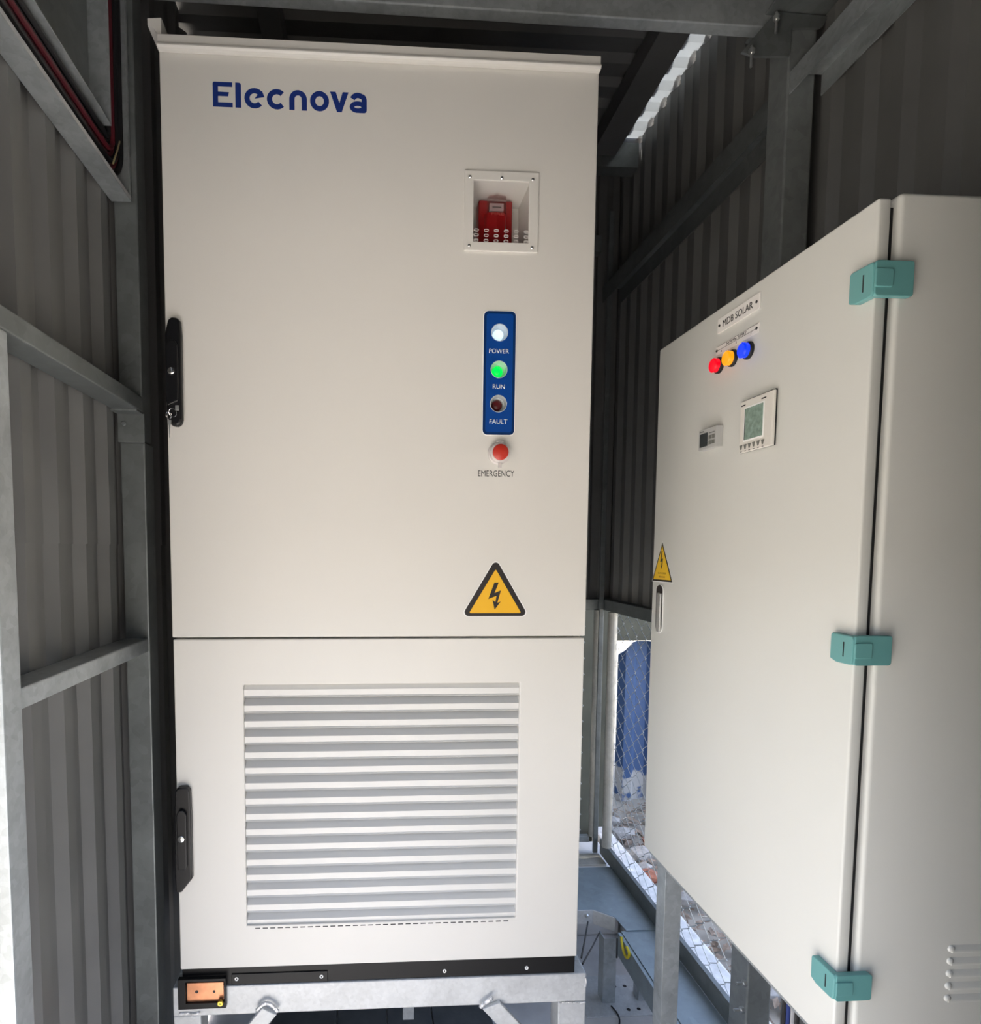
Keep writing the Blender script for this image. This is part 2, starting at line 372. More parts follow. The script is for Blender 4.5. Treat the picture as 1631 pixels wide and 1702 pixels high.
# added unseen wall in front of the shed, hides the low sky
bm = bmesh.new(); box(bm, (-9.2, -8.6, FL-0.06), (9, -8.4, 3.4)); obj('wall_sky_block', bm, 'yard', kind='structure')
bm = bmesh.new(); box(bm, (-9.4, -8.39, FL-0.06), (-9.2, 6, 3.4)); obj('wall_sky_block_side', bm, 'yard', kind='structure')
# left wall: lapped trapezoid sheets; it stops at the near post, past which the shed is open to the yard
zl = PX(110, 887, XL).z
YO = -0.60
bm = bmesh.new(); sheet(bm, YO, YB+0.025, 0.116, 0.020, (XL, 0, 0), Y, -X, Z, zl-0.02, ZR+0.004, 0.02); wl = obj('wall_left', bm, 'sheet', kind='structure')
bm = bmesh.new(); sheet(bm, YO, YB+0.025, 0.116, 0.020, (XL-0.003, 0, 0), Y, -X, Z, FL+0.03, zl, 0.02); obj('lower_sheet', bm, 'sheet', wl)
bm = bmesh.new(); sheet(bm, YFRONT, YO, 0.116, 0.020, (XL, 0, 0), Y, -X, Z, ZHEAD, ZR+0.004, 0.02); obj('header_sheet', bm, 'sheet', wl)  # unseen header, hung low to cut light on the cabinet top
# added unseen behind camera: header dims cabinet top, partition shades the enclosure side
bm = bmesh.new(); sheet(bm, XL, XR+0.03, 0.104, 0.020, (0, YFRONT, 0), X, -Y, Z, ZHEAD, ZR+0.004, 0.0); obj('wall_added_header', bm, 'sheet', kind='structure')
bm = bmesh.new(); sheet(bm, XPART, XR-0.002, 0.104, 0.020, (0, YPART, 0), X, -Y, Z, FL+0.02, ZR+0.004, 0.0); obj('wall_added_shade', bm, 'sheet', kind='structure')
bm = bmesh.new(); sheet(bm, YFRONT, YC0, 0.104, 0.020, (XR, 0, 0), Y, X, Z, FL+0.02, 1.36, 0.03); obj('wall_right_lower', bm, 'sheet', kind='structure')
# right wall: sheet above the fence
bm = bmesh.new(); sheet(bm, YFRONT, YB+0.03, 0.104, 0.020, (XR, 0, 0), Y, X, Z, 1.36, ZR+0.004, 0.03); obj('wall_right', bm, 'sheet', kind='structure')
bm = bmesh.new(); sheet(bm, XL, XR+0.03, 0.104, 0.020, (0, YB, 0), X, Y, Z, 1.36, ZR+0.004, 0.0); obj('wall_back', bm, 'sheet', kind='structure')
# roof: trapezoid sheets with ribs across the shed, a translucent strip along the right wall
xs0 = PZ(1084, 160, ZR-0.075).x
bm = bmesh.new(); sheet(bm, YF, YB+0.15, 0.107, 0.022, (0, 0, ZR), Y, Z, X, XL-0.3, xs0+0.05, 0.0); ce = obj('ceiling', bm, 'roof', kind='structure')
bm = bmesh.new(); sheet(bm, 0.30, 1.15, 0.107, 0.022, (0, 0, ZR-0.004), Y, Z, X, xs0-0.03, XR+0.02, 0.0); obj('roof_light_strip', bm, 'skylight', ce)
for ya_, yb_ in ((YF, 0.32), (1.15, YB+0.15)):
    bm = bmesh.new(); sheet(bm, ya_, yb_, 0.107, 0.022, (0, 0, ZR), Y, Z, X, xs0+0.04, XR+0.02, 0.0); obj('roof_sheet', bm, 'roof', ce)
bm = bmesh.new(); sheet(bm, YF, YB+0.15, 0.107, 0.022, (0, 0, ZR), Y, Z, X, XR+0.0, XR+0.45, 0.0); obj('eave_sheet', bm, 'roof', ce)

# ================================================================== POWER CABINET
H0 = 0.562                                   # underside of the lower door
ztop = PY(268, 80, 0).z                      # door top hidden behind the lip
zseam = PY(630, 1060, 0).z
DEEP = 1.05
cab = thing('power_cabinet', (0.5, DEEP/2, 0.47), 'tall cream white outdoor power cabinet with louvred lower door and blue logo', 'cabinet')
bm = bmesh.new(); 
# hollow body: sides, back, top, bottom, dividing shelf
for a, b in (((0.004, 0.026, H0), (0.02, DEEP, ztop)), ((0.98, 0.026, H0), (0.996, DEEP, ztop)), ((0.02, DEEP-0.016, H0), (0.98, DEEP, ztop)),
             ((0.02, 0.03, ztop-0.02), (0.98, DEEP-0.016, ztop)), ((0.02, 0.03, H0), (0.98, DEEP-0.016, H0+0.02)), ((0.02, 0.03, zseam-0.02), (0.98, DEEP-0.016, zseam+0.02))):
    box(bm, a, b)
obj('body', bm, 'white', cab)
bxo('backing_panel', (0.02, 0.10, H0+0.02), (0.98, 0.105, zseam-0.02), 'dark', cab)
# roof cap with drip lip
lt = PY(263, 55.5, -0.012).z; lb_ = PY(268, 79, -0.014).z
hl = lt-lb_
prof = [(-0.008, lb_), (-0.014, lb_+0.001), (-0.0175, lb_+hl*0.16), (-0.0165, lb_+hl*0.30), (-0.012, lb_+hl*0.42), (-0.012, lt), (0.03, lt+0.001), (DEEP+0.01, lt+0.001), (DEEP+0.01, ztop-0.004), (DEEP+0.002, ztop-0.004), (DEEP+0.002, ztop+0.002), (-0.0006, ztop+0.002), (-0.0006, lb_)]
bm = bmesh.new(); prism(bm, prof, (0, 0, 0), Y, Z, X, 0.0005, 0.9995); obj('roof_cap', bm, 'white', cab, bev=0.001)
# side rain hood showing at the upper left corner
fp = [(244.5, 30), (268, 29), (268, 79), (264, 66), (261, 55), (255, 47), (245, 42)]
Pf = [PY(u, v, 0.0) for u, v in fp]
bm = bmesh.new(); prism(bm, [(p.x, p.z) for p in Pf], (0, 0, 0), X, Z, Y, 0.0, 0.9); obj('side_hood', bm, 'white', cab, bev=0.001)

# upper door with the alarm opening
hb = [PY(u, v, 0) for u, v in ((787.5, 300.8), (880, 304), (876.9, 405.7), (785.8, 403.5))]
hx0, hx1 = (hb[0].x+hb[3].x)/2, (hb[1].x+hb[2].x)/2; hz1, hz0 = (hb[0].z+hb[1].z)/2, (hb[2].z+hb[3].z)/2
q = [PY(u, v, 0) for u, v in ((804, 518), (857, 518), (854.7, 723), (802.8, 723))]
ix0, ix1, iz0, iz1 = (q[0].x+q[3].x)/2, (q[1].x+q[2].x)/2, (q[2].z+q[3].z)/2, (q[0].z+q[1].z)/2
bm = bmesh.new(); plate_holes(bm, 0.0, 1.0, zseam+0.0025, ztop, [(hx0-0.012, hx1+0.012, hz0-0.012, hz1+0.012), (ix0+0.008, ix1-0.008, iz0+0.012, iz1-0.012)], 0.0, 0.024)
ud = obj('upper_door', bm, 'white', cab, bev=0.0025)
# alarm window: bezel, screws, tapered recess, clear cover with slots
ob_ = [PY(u, v, 0) for u, v in ((772.6, 283.7), (895.6, 289.8), (892.9, 421.7), (770.9, 416.7))]
bx0, bx1 = (ob_[0].x+ob_[3].x)/2, (ob_[1].x+ob_[2].x)/2; bz1, bz0 = (ob_[0].z+ob_[1].z)/2, (ob_[2].z+ob_[3].z)/2
aw = None
bm = bmesh.new(); plate_hole(bm, bx0, bx1, bz0, bz1, (hx0, hx1, hz0, hz1), -0.005, -0.0002)
aw = obj('alarm_window', bm, 'white', cab, bev=0.001)
RD = 0.085
bm = bmesh.new()
fr_, bk_ = [(hx0-0.004, hz0-0.004), (hx1+0.004, hz0-0.004), (hx1+0.004, hz1+0.004), (hx0-0.004, hz1+0.004)], [(hx0+0.004, hz0+0.002), (hx1-0.004, hz0+0.002), (hx1-0.004, hz1-0.012), (hx0+0.004, hz1-0.012)]
A = [bm.verts.new((p[0], 0.004, p[1])) for p in fr_]; B = [bm.verts.new((p[0], RD, p[1])) for p in bk_]
A2 = [bm.verts.new((p[0]+sx*0.002, 0.004, p[1]+sz*0.002)) for p, sx, sz in zip(fr_, (-1, 1, 1, -1), (-1, -1, 1, 1))]; B2 = [bm.verts.new((p[0]+sx*0.002, RD+0.002, p[1]+sz*0.002)) for p, sx, sz in zip(bk_, (-1, 1, 1, -1), (-1, -1, 1, 1))]
for i in range(4):
    j = (i+1) % 4
    bm.faces.new((A[i], A[j], B[j], B[i])); bm.faces.new((A2[j], A2[i], B2[i], B2[j])); bm.faces.new((A[j], A[i], A2[i], A2[j]))
bm.faces.new(B); bm.faces.new(B2[::-1])
obj('recess', bm, 'white', aw)
bxo('clear_cover', (hx0+0.0005, -0.0020, hz0+0.0005), (hx1-0.0005, -0.0008, hz1-0.0005), 'clear', aw)
for u, v in ((781.5, 294), (834.5, 296), (886, 298.5), (780, 408), (884.5, 412)):
    p = PY(u, v, -0.005); bm = bmesh.new(); lathe(bm, [(0.0035, 0), (0.0036, 0.0012), (0.0024, 0.0026), (0.0006, 0.0032)], p, -Y, 14); obj('screw', bm, 'chrome', aw, sm=True)
sl = None
for r, (va, vb) in enumerate(((382, 386), (390.5, 394.5), (399, 402.5))):
    for c in range(6):
        u = 792+c*16.6-(r*0.3)
        p = PY(u, va+c*0.7, -0.0022)
        if sl is None:
            bm = bmesh.new(); Wd, Hd = 0.0112, 0.0064
            o_, i_ = rrect(-Wd/2, Wd/2, -Hd/2, Hd/2, 0.003, 3), rrect(-Wd/2+0.0017, Wd/2-0.0017, -Hd/2+0.0017, Hd/2-0.0017, 0.0014, 3)
            n = len(o_)
            for y in (0,):
                a = [bm.verts.new((q[0], 0.0002, q[1])) for q in o_]; b = [bm.verts.new((q[0], -0.0006, q[1])) for q in o_]; cc = [bm.verts.new((q[0], -0.0006, q[1])) for q in i_]; d = [bm.verts.new((q[0], 0.0002, q[1])) for q in i_]
                for k in range(n):
                    j = (k+1) % n
                    for s, t_ in ((a, b), (b, cc), (cc, d), (d, a)): bm.faces.new((s[k], s[j], t_[j], t_[k]))
            sl = obj('slot_rim', bm, 'clear_rim', aw); sl.location = p-WL[aw.name]; WL[sl.name] = p
        else: inst(sl, aw, p)

# fire alarm sounder standing in the recess
fa0, fa1 = PY(797, 333, 0.05), PY(853, 404, 0.05)
fx0, fx1, fz0, fz1 = PY(796, 370, 0.045).x, PY(852.5, 370, 0.045).x, hz0+0.0025, PY(825, 333, 0.05).z
al = thing('fire_alarm', ((fx0+fx1)/2, 0.07, fz0), 'red fire alarm sounder with clear strobe set in the recessed window', 'alarm')
bm = bmesh.new(); box(bm, (fx0, 0.050, fz0), (fx1, RD-0.001, fz1), 0.004, 3); obj('housing', bm, 'alarm_red', al, sm=True)
bm = bmesh.new(); fw = fx1-fx0; pr = [(fx0+fw*0.16, 0.050), (fx0+fw*0.22, 0.040), (fx0+fw*0.5, 0.036), (fx0+fw*0.76, 0.040), (fx0+fw*0.82, 0.050)]
prism(bm, pr, (0, 0, 0), X, Y, Z, fz0+0.003, fz1-0.034); obj('front_bulge', bm, 'alarm_red', al, bev=0.001)
bm = bmesh.new(); sp = [(fx0+fw*0.24, 0.0500), (fx0+fw*0.27, 0.036), (fx0+fw*0.5, 0.032), (fx0+fw*0.78, 0.036), (fx0+fw*0.82, 0.0500)]
prism(bm, sp, (0, 0, 0), X, Y, Z, fz1-0.033, fz1+0.003); st = obj('strobe', bm, clear_plastic('strobe cover', (0.95, 0.85, 0.85), 0.22), al, bev=0.0012)
bxo('reflector', (fx0+fw*0.30, 0.040, fz1-0.029), (fx0+fw*0.72, 0.049, fz1-0.012), 'strobe', al, 0.001)
bxo('flash_tube', (fx0+fw*0.38, 0.0385, fz1-0.0235), (fx0+fw*0.64, 0.0397, fz1-0.0205), 'strobe_in', al)
text('lettering', 'FIRE', (fx0+fw*0.53, 0.0362, fz1-0.0385), X, Z, fw*0.36, 0.0055, mat('pale red print', (0.6, 0.12, 0.10), 0.5), al, 0.0006)

# indicator panel with three lamps sunk in sleeves
lamps = (((830.7, 552.5), 'lamp_white', 'POWER', 583.5, 33), ((829.7, 614), 'lamp_green', 'RUN', 642.5, 20), ((828.7, 671), 'lamp_red_off', 'FAULT', 700.5, 30))
LC = [PY(u, v, -0.003) for (u, v), *_ in lamps]; cir = lambda r: [(p.x, p.z, r) for p in LC]
bm = bmesh.new(); disc_holes(bm, rrect(ix0-0.002, ix1+0.002, iz0-0.002, iz1+0.002, 0.012), cir(0.0195), -0.0003, -0.0014); ip = obj('indicator_panel', bm, 'sign_white', cab)
bm = bmesh.new(); disc_holes(bm, rrect(ix0, ix1, iz0, iz1, 0.011), cir(0.0195), -0.0014, -0.0024); obj('panel_border', bm, 'blue_edge', ip)
bm = bmesh.new(); disc_holes(bm, rrect(ix0+0.006, ix1-0.006, iz0+0.006, iz1-0.006, 0.006), cir(0.0195), -0.0024, -0.0029); obj('panel_face', bm, 'blue', ip)
for p, ((u, v), lm, txt, tv, tw) in zip(LC, lamps):
    c = Vector((p.x, 0, p.z))
    bm = bmesh.new(); lathe(bm, [(0.0003, -0.0215), (0.0150, -0.0215), (0.0192, -0.0190), (0.0192, 0.0032), (0.0204, 0.0032), (0.0204, -0.0235), (0.0003, -0.0235)], c, -Y, 32, cap=False); obj('sleeve', bm, 'ring', ip, sm=True)
    bm = bmesh.new(); lathe(bm, [(0.0128, -0.0214), (0.0128, -0.0150), (0.0115, -0.0125), (0.0080, -0.0108), (0.0004, -0.0100)], c, -Y, 28); obj('lamp', bm, lm, ip, sm=True)
    tp = PY(829.8-(v-553)*0.008, tv, -0.003); tp.y = -0.0029
    text('lettering', txt, tp, X, Z, tw*0.001445, 0.0105, 'print', ip, bold=0.006)
# emergency stop under its clear guard
p = PY(829, 754, 0)
em = None
bm = bmesh.new(); lathe(bm, [(0.0262, 0), (0.0262, 0.004), (0.0235, 0.006), (0.0235, 0.0195), (0.0205, 0.0215), (0.0190, 0.0215)], p, -Y, 32); em = obj('emergency_button', bm, 'clear_rim', cab, sm=True)
bm = bmesh.new(); lathe(bm, [(0.0180, 0.012), (0.0188, 0.0205), (0.0188, 0.0245), (0.0165, 0.0262), (0.0005, 0.0268)], p, -Y, 32); obj('push_cap', bm, 'red_button', em, sm=True)
bxo('guard_tab', (p.x-0.004, -0.018, p.z-0.036), (p.x+0.004, -0.012, p.z-0.0238), 'clear_rim', em, 0.0015); bxo('guard_tab', (p.x-0.009, -0.016, p.z+0.0238), (p.x+0.009, -0.010, p.z+0.0285), 'clear_rim', em, 0.0012)
tp = PY(825, 787, 0); text('lettering', 'EMERGENCY', tp, X, Z, 0.0875, 0.0145, 'ink', em, 0.0003)

# logo on the door, drawn stroke by stroke
E0, E1, AE = PY(354.2, 177.2, 0), PY(354.2, 135.7, 0), PY(609.6, 187.6, 0)
hE = E1.z-E0.z; S = (AE.x-E0.x)/6.10
lg = bmesh.new(); kx, kz = S, hE; org = (E0.x, -0.0001, E0.z); eu, ev, en = X*kx, Z*kz, -Y; th = 0.0004
lift = [th]
def P_(poly): lift[0] += 0.00003; prism(lg, poly, org, eu, ev, en, 0, lift[0])
def Sx(pts, wd=0.205): lift[0] += 0.00003; stroke(lg, pts, wd, org, eu, ev, en, lift[0])
P_([(0, 0), (0.775, 0), (0.775, 0.18), (0.205, 0.18), (0.205, 0.435), (0.60, 0.435), (0.635, 0.60), (0.205, 0.60), (0.205, 0.82), (0.765, 0.82), (0.765, 1.0), (0.06, 1.0), (0.02, 0.985), (0, 0.94)])
P_([(0.885, 0.0), (1.11, 0.0), (1.11, 0.90), (1.09, 0.965), (1.04, 1.0), (0.885, 1.0)])
Sx(arc(1.635, 0.405, 0.295, 0.305, 48, 318)); P_([(1.64, 0.395), (2.03, 0.47), (1.94, 0.70), (1.80, 0.67), (1.77, 0.56)])
Sx(arc(2.52, 0.405, 0.295, 0.305, 45, 315))
Sx([(3.115, 0.0), (3.115, 0.42)]+arc(3.36, 0.45, 0.245, 0.255, 178, 2, 14)+[(3.605, 0.42), (3.605, 0.0)])
Sx(arc(4.215, 0.405, 0.275, 0.305, 0, 360, 36))
P_([(4.635, 0.81), (4.86, 0.81), (5.005, 0.36), (5.14, 0.81), (5.37, 0.81), (5.10, 0.0), (4.91, 0.0)])
Sx(arc(5.75, 0.42, 0.25, 0.29, 150, 60, 8)+arc(5.86, 0.50, 0.140, 0.19, 50, 0, 5)+[(6.0, 0.30), (6.0, 0.14)])
Sx(arc(5.745, 0.235, 0.235, 0.145, 0, 360, 28), 0.18); P_([(5.90, 0.10), (5.80, 0.0), (6.02, 0.0), (6.075, 0.035), (6.10, 0.09), (6.10, 0.30), (5.95, 0.30)])
obj('logo_lettering', lg, 'logo', ud)
# warning triangle
def tri_round(cx, cz, w_, h_, r, n=6):
    a = Vector((cx-w_/2, cz)), Vector((cx+w_/2, cz)), Vector((cx, cz+h_)); out = []
    for i in range(3):
        p0, p1, p2 = a[i-1], a[i], a[(i+1) % 3]
        d1, d2 = (p0-p1).normalized(), (p2-p1).normalized(); hf = math.acos(max(-1, min(1, d1.dot(d2))))/2
        c = p1+(d1+d2).normalized()*(r/math.sin(hf)); s = p1+d1*(r/math.tan(hf)); e = p1+d2*(r/math.tan(hf))
        a0, a1 = math.atan2(s.y-c.y, s.x-c.x), math.atan2(e.y-c.y, e.x-c.x)
        while a1 < a0: a1 += 2*math.pi
        if a1-a0 > math.pi: a1 -= 2*math.pi
        for k in range(n+1): t_ = a0+(a1-a0)*k/n; out.append((c.x+r*math.cos(t_), c.y+r*math.sin(t_)))
    return out
tb, tt = PY(823, 1024, 0), PY(824, 941.5, 0); tw = (PY(868.5, 1015, 0).x-PY(777.5, 1015, 0).x); thh = tt.z-tb.z
ex = 0.030
bm = bmesh.new(); prism(bm, tri_round(tb.x, tb.z-0.0015, tw+ex+0.006, thh*1.17+0.004, 0.0105), (0, 0, 0), X, Z, -Y, 0, 0.0004); ws = obj('warning_sign', bm, 'sign_white', cab)
bm = bmesh.new(); prism(bm, tri_round(tb.x, tb.z, tw+ex, thh*1.16, 0.010), (0, 0, 0), X, Z, -Y, 0.0004, 0.0007); obj('sign_border', bm, 'sign_black', ws)
bm = bmesh.new(); prism(bm, tri_round(tb.x, tb.z+0.0075, tw-0.0065, thh*0.885, 0.0022), (0, 0, 0), X, Z, -Y, 0.0007, 0.0010); obj('sign_face', bm, 'yellow', ws)
bolt = [(775, 607), (865, 607), (780, 822), (912, 768), (838, 1025), (908, 1000), (780, 1170), (737, 968), (795, 1010), (822, 880), (648, 948)]
pz = [PY(760+a/12.546, 920+b/12.546, 0) for a, b in bolt]
bm = bmesh.new(); prism(bm, [(p.x, p.z) for p in pz], (0, 0, 0), X, Z, -Y, 0.0010, 0.0013); obj('lightning_bolt', bm, 'sign_black', ws)

# lower door with louvre
lo = [PY(u, v, 0) for u, v in ((404.8, 1138.3), (863.2, 1135.2), (858.4, 1525.4), (410.2, 1538.5))]
lx0, lx1, lz0, lz1 = (lo[0].x+lo[3].x)/2, (lo[1].x+lo[2].x)/2, (lo[2].z+lo[3].z)/2, (lo[0].z+lo[1].z)/2
bm = bmesh.new(); plate_hole(bm, 0.002, 0.998, H0, zseam-0.0025, (lx0, lx1, lz0, lz1), 0.0, 0.024)
ld = obj('lower_door', bm, 'white', cab, bev=0.0025)
pitch = (PY(410, 1146.8, 0.006).z-PY(413, 1529.5, 0.006).z)/15
prof = [(0.0045, 0.0), (0.0075, 0.0035), (0.0075, 0.0175), (0.045, 0.052), (0.044, 0.0532), (0.0063, 0.0182), (0.0063, 0.004), (0.0035, 0.0008)]
z = PY(410, 1146.8, 0.006).z-0.0182; first = None
nsl = 0
while nsl < 16:
    if first is None:
        bm = bmesh.new(); prism(bm, prof, (0, 0, z), Y, Z, X, lx0-0.004, lx1+0.004); first = obj('slat', bm, 'slat', ld); base = WL[first.name].copy(); z_0 = z
    else: inst(first, ld, base+Vector((0, 0, z-z_0)))
    z -= pitch; nsl += 1
bxo('louvre_frame', (lx0-0.012, 0.0242, lz0-0.01), (lx0-0.0045, 0.06, lz1+0.01), 'dark', ld); bxo('louvre_frame', (lx1+0.0045, 0.0242, lz0-0.01), (lx1+0.012, 0.06, lz1+0.01), 'dark', ld)
n = 34; first = None
for k in range(n):
    t_ = k/(n-1); p = PY(428.5+(841-428.5)*t_, 1543+(1530.5-1543)*t_, 0)
    if first is None: 
        bm = bmesh.new(); box(bm, (p.x-0.0063, -0.0003, p.z-0.0012), (p.x+0.0063, 0.0003, p.z+0.0012)); first = obj('drain_slot', bm, 'dark', ld); 
    else: inst(first, ld, p)

# swing handles
def handle(name, pts, y0, y1, lever, lock, parent, m='plastic'):
    """grip outline from photo points on the door plane, with lever and lock"""
    P0 = [PY(u, v, 0) for u, v in pts]
    bm = bmesh.new(); prism(bm, [(p.x, p.z) for p in P0], (0, 0, 0), X, Z, -Y, 0.0, y1); h = obj(name, bm, m, parent, bev=0.006)
    if lever:
        Q = [PY(u, v, -y1) for u, v in lever]; bm = bmesh.new(); prism(bm, [(p.x, p.z) for p in Q], (0, -y1, 0), X, Z, -Y, -0.002, 0.009); obj('lever', bm, m, h, bev=0.0025)
    p = PY(*lock, -y1-0.009)
    bm = bmesh.new(); lathe(bm, [(0.0098, -0.004), (0.0098, 0.0004), (0.0082, 0.0008)], p, -Y, 20); obj('lock_collar', bm, 'rubber', h, sm=True)
    bm = bmesh.new(); lathe(bm, [(0.0076, -0.002), (0.0076, 0.0018), (0.0058, 0.0028), (0.0005, 0.0030)], p, -Y, 20); obj('lock_cylinder', bm, 'chrome', h, sm=True)
    return h
hp1 = [(283, 535), (289, 531.5), (298, 532), (303, 538), (305, 560), (306, 640), (307, 700), (305, 708), (299, 711), (290, 710.5), (284, 703), (281, 680), (278.5, 600), (277.5, 560)]
handle('door_handle', hp1, 0, 0.020, [(277.5, 575), (283, 566), (291, 566), (296.5, 575), (298, 668), (281, 676), (278, 668)], (284.5, 616.5), cab)
hp2 = [(295, 1310), (300, 1304.5), (314, 1304), (319, 1311), (320.5, 1345), (322.5, 1455), (306, 1476), (300, 1477.5), (296, 1475), (295, 1450), (294, 1345)]
handle('door_handle', hp2, 0, 0.020, [(294.5, 1353), (299, 1345), (306, 1345), (311, 1352), (312.5, 1440), (309, 1444), (297, 1444)], (301, 1395), cab)
# black plinth, screws, cover strip, earth bar box
YS = 0.002; zb1 = PY(630, 1630.3, YS).z; zb0 = PY(630, 1677.3, YS).z
bxo('plinth', (0.004, 0.006, zb1+0.0005), (0.996, DEEP-0.02, H0-0.001), 'black', cab, 0.002)
p0, p1 = PY(385, 1617, 0.004), PY(545, 1636, 0.004)
cs = bxo('cover_strip', (p0.x, 0.0030, PY(460, 1634, 0.004).z), (p1.x, 0.0059, PY(460, 1616.5, 0.004).z), 'black', cab, 0.001)
for u, v in ((393.5, 1626.8), (534.5, 1622.8), (739.3, 1615), (876, 1609.8)):
    p = PY(u, v, 0.003); yy = 0.0029 if u < 600 else 0.0059; p.y = yy
    bm = bmesh.new(); lathe(bm, [(0.0046, -0.0005), (0.0046, 0.0016), (0.0024, 0.0018), (0.0016, 0.0008)], p, -Y, 18); s = obj('plinth_screw', bm, 'sign_white', cab, sm=True)
    bm = bmesh.new(); lathe(bm, [(0.0015, 0.0008), (0.0015, 0.0019)], p, -Y, 12); obj('screw_socket', bm, 'sign_black', s)
g = [PY(u, v, -0.010) for u, v in ((295.5, 1629), (375, 1627.5), (375, 1675), (295.5, 1676.5))]
gx0, gx1, gz0, gz1 = g[0].x, g[1].x, g[2].z, g[0].z
bm = bmesh.new(); plate_hole(bm, gx0, gx1, gz0, gz1, (gx0+0.018, gx1-0.003, gz0+0.014, gz1-0.006), -0.011, 0.0015)
eb = obj('earth_box', bm, 'black', cab, label='black earth terminal box with copper bar')
c = [PY(u, v, -0.004) for u, v in ((310.5, 1634.5), (371.5, 1633), (371, 1663.5), (311, 1665.5))]
cb = bxo('copper_bar', (c[0].x, -0.004, c[2].z), (c[1].x, 0.0012, c[0].z), 'copper', eb, 0.0008, label='copper earth bar')
for u, v, r in ((327, 1648.5, 0.0042), (356, 1648, 0.0034)):
    p = PY(u, v, -0.004); bm = bmesh.new(); lathe(bm, [(r, -0.001), (r, 0.0003)], p, -Y, 16); obj('bolt_hole', bm, 'sign_black', eb)
p = PY(366.5, 1667, -0.013); bm = bmesh.new(); lathe(bm, [(0.0075, -0.002), (0.0075, 0.002), (0.006, 0.004)], p, -Y, 18); e = obj('earth_bolt', bm, 'brass', eb, sm=True, label='yellow earth bolt')
bm = bmesh.new(); prism(bm, [(-0.0006, 0.003), (-0.0006, 0), (-0.003, 0), (-0.003, -0.0012), (0.003, -0.0012), (0.003, 0), (0.0006, 0), (0.0006, 0.003)], (p.x, p.y-0.0038, p.z), X, Z, -Y, 0, 0.0008); obj('earth_mark', bm, 'sign_black', eb)

# keys hanging from the upper handle
kp = PY(282, 688, -0.03)
ky = thing('key_ring', (kp.x, -0.03, kp.z-0.03), 'small keys on a split ring hanging from the upper black handle', 'keys')
bm = bmesh.new(); c0 = PY(287, 686, -0.024); pts = [c0+Vector((math.cos(a)*0.0085, -0.004*math.sin(a), math.sin(a)*0.0085)) for a in [2*math.pi*k/24 for k in range(25)]]; tube(bm, pts, 0.0008, 6, False); obj('ring', bm, 'chrome', ky, sm=True)
c0 = PY(280.5, 690, -0.026); bm = bmesh.new(); pts = [c0+Vector((math.cos(a)*0.006, -0.003*math.sin(a), math.sin(a)*0.007)) for a in [2*math.pi*k/24 for k in range(25)]]; tube(bm, pts, 0.0009, 6, False); obj('ring', bm, 'chrome', ky, sm=True)
kq = [PY(u, v, -0.026) for u, v in ((279.5, 698), (284.5, 698), (284.5, 705), (283, 707), (282.6, 727), (281.6, 727), (281.2, 707), (279.5, 705))]
bm = bmesh.new(); prism(bm, [(p.x, p.z) for p in kq], (0, -0.026, 0), X, Z, -Y, -0.001, 0.001); obj('key_blade', bm, 'nickel', ky)
c0 = PY(294.5, 678, -0.022); bm = bmesh.new(); box(bm, c0+Vector((-0.004, -0.002, -0.006)), c0+Vector((0.004, 0.001, 0.006)), 0.001); obj('key_head', bm, 'nickel', ky)

# ------------------------------------------------------------------ stand of the cabinet
YS = 0.002
b0, b1 = PY(287, 1640, YS), PY(975, 1624, YS); zb1 = PY(630, 1630.3, YS).z; zb0 = PY(630, 1677.3, YS).z
st = thing('cabinet_stand', (0.5, 0.5, FL), 'galvanised welded steel stand under the tall cream cabinet', 'stand')
def beam(name, a, b, m, parent, bev=0.003, **k): return bxo(name, a, b, m, parent, bev, **k)
sx0, sx1 = b0.x, b1.x
fb = beam('front_beam', (sx0, YS, zb0), (sx1, YS+0.05, zb1), 'galv_light', st)
beam('rear_beam', (sx0, DEEP-0.05, zb0), (sx1, DEEP, zb1), 'galv_light', st)
for xx in (sx0, sx1-0.05): beam('side_beam', (xx, YS+0.0505, zb0), (xx+0.05, DEEP-0.0505, zb1), 'galv_light', st)
ll, lr = PY(334, 1692, YS).x, PY(928, 1690, YS).x
for xa, xb in ((sx0, ll), (lr, sx1)):
    beam('leg', (xa, YS+0.001, FL), (xb, YS+0.066, zb0), 'galv_light', st)
    beam('leg', (xa, DEEP-0.066, FL), (xb, DEEP-0.001, zb0), 'galv_light', st)
def brace(pts, xend, m='galv_light'):
    Q = [PY(u, v, YS-0.002) for u, v in pts]
    d = (Q[2]-Q[1]); d2 = (Q[3]-Q[0])
    k = (xend-Q[1].x)/d.x
    a = Q[1]+d*k; b = Q[0]+d*k
    bm = bmesh.new(); prism(bm, [(p.x, p.z) for p in (Q[0], Q[1], a, b)], (0, YS-0.0005, 0), X, Z, -Y, 0, 0.012); obj('brace', bm, m, st, bev=0.002)
brace([(461, 1682), (437, 1671), (411, 1702), (435, 1713)], ll-0.012)
brace([(801, 1673), (830, 1662), (868, 1702), (839, 1713)], lr+0.012)
def weld(pts, r, parent, m='weld'):
    bm = bmesh.new(); pts = smooth(pts, 5)
    for p in pts:
        lathe(bm, [(r*0.3, -r*0.8), (r*0.9, -r*0.4), (r, 0), (r*0.8, r*0.5), (r*0.2, r*0.8)], p, Vector((random.uniform(-.5, .5), -1, random.uniform(-.5, .5))), 8)
    obj('weld_bead', bm, m, parent, sm=True)
weld([PY(u, v, YS-0.012) for u, v in ((428, 1678), (436, 1670), (444, 1667.5), (452, 1671), (461, 1680))], 0.0052, fb)
weld([PY(u, v, YS-0.012) for u, v in ((800, 1673), (808, 1666), (817, 1659))], 0.0056, fb)
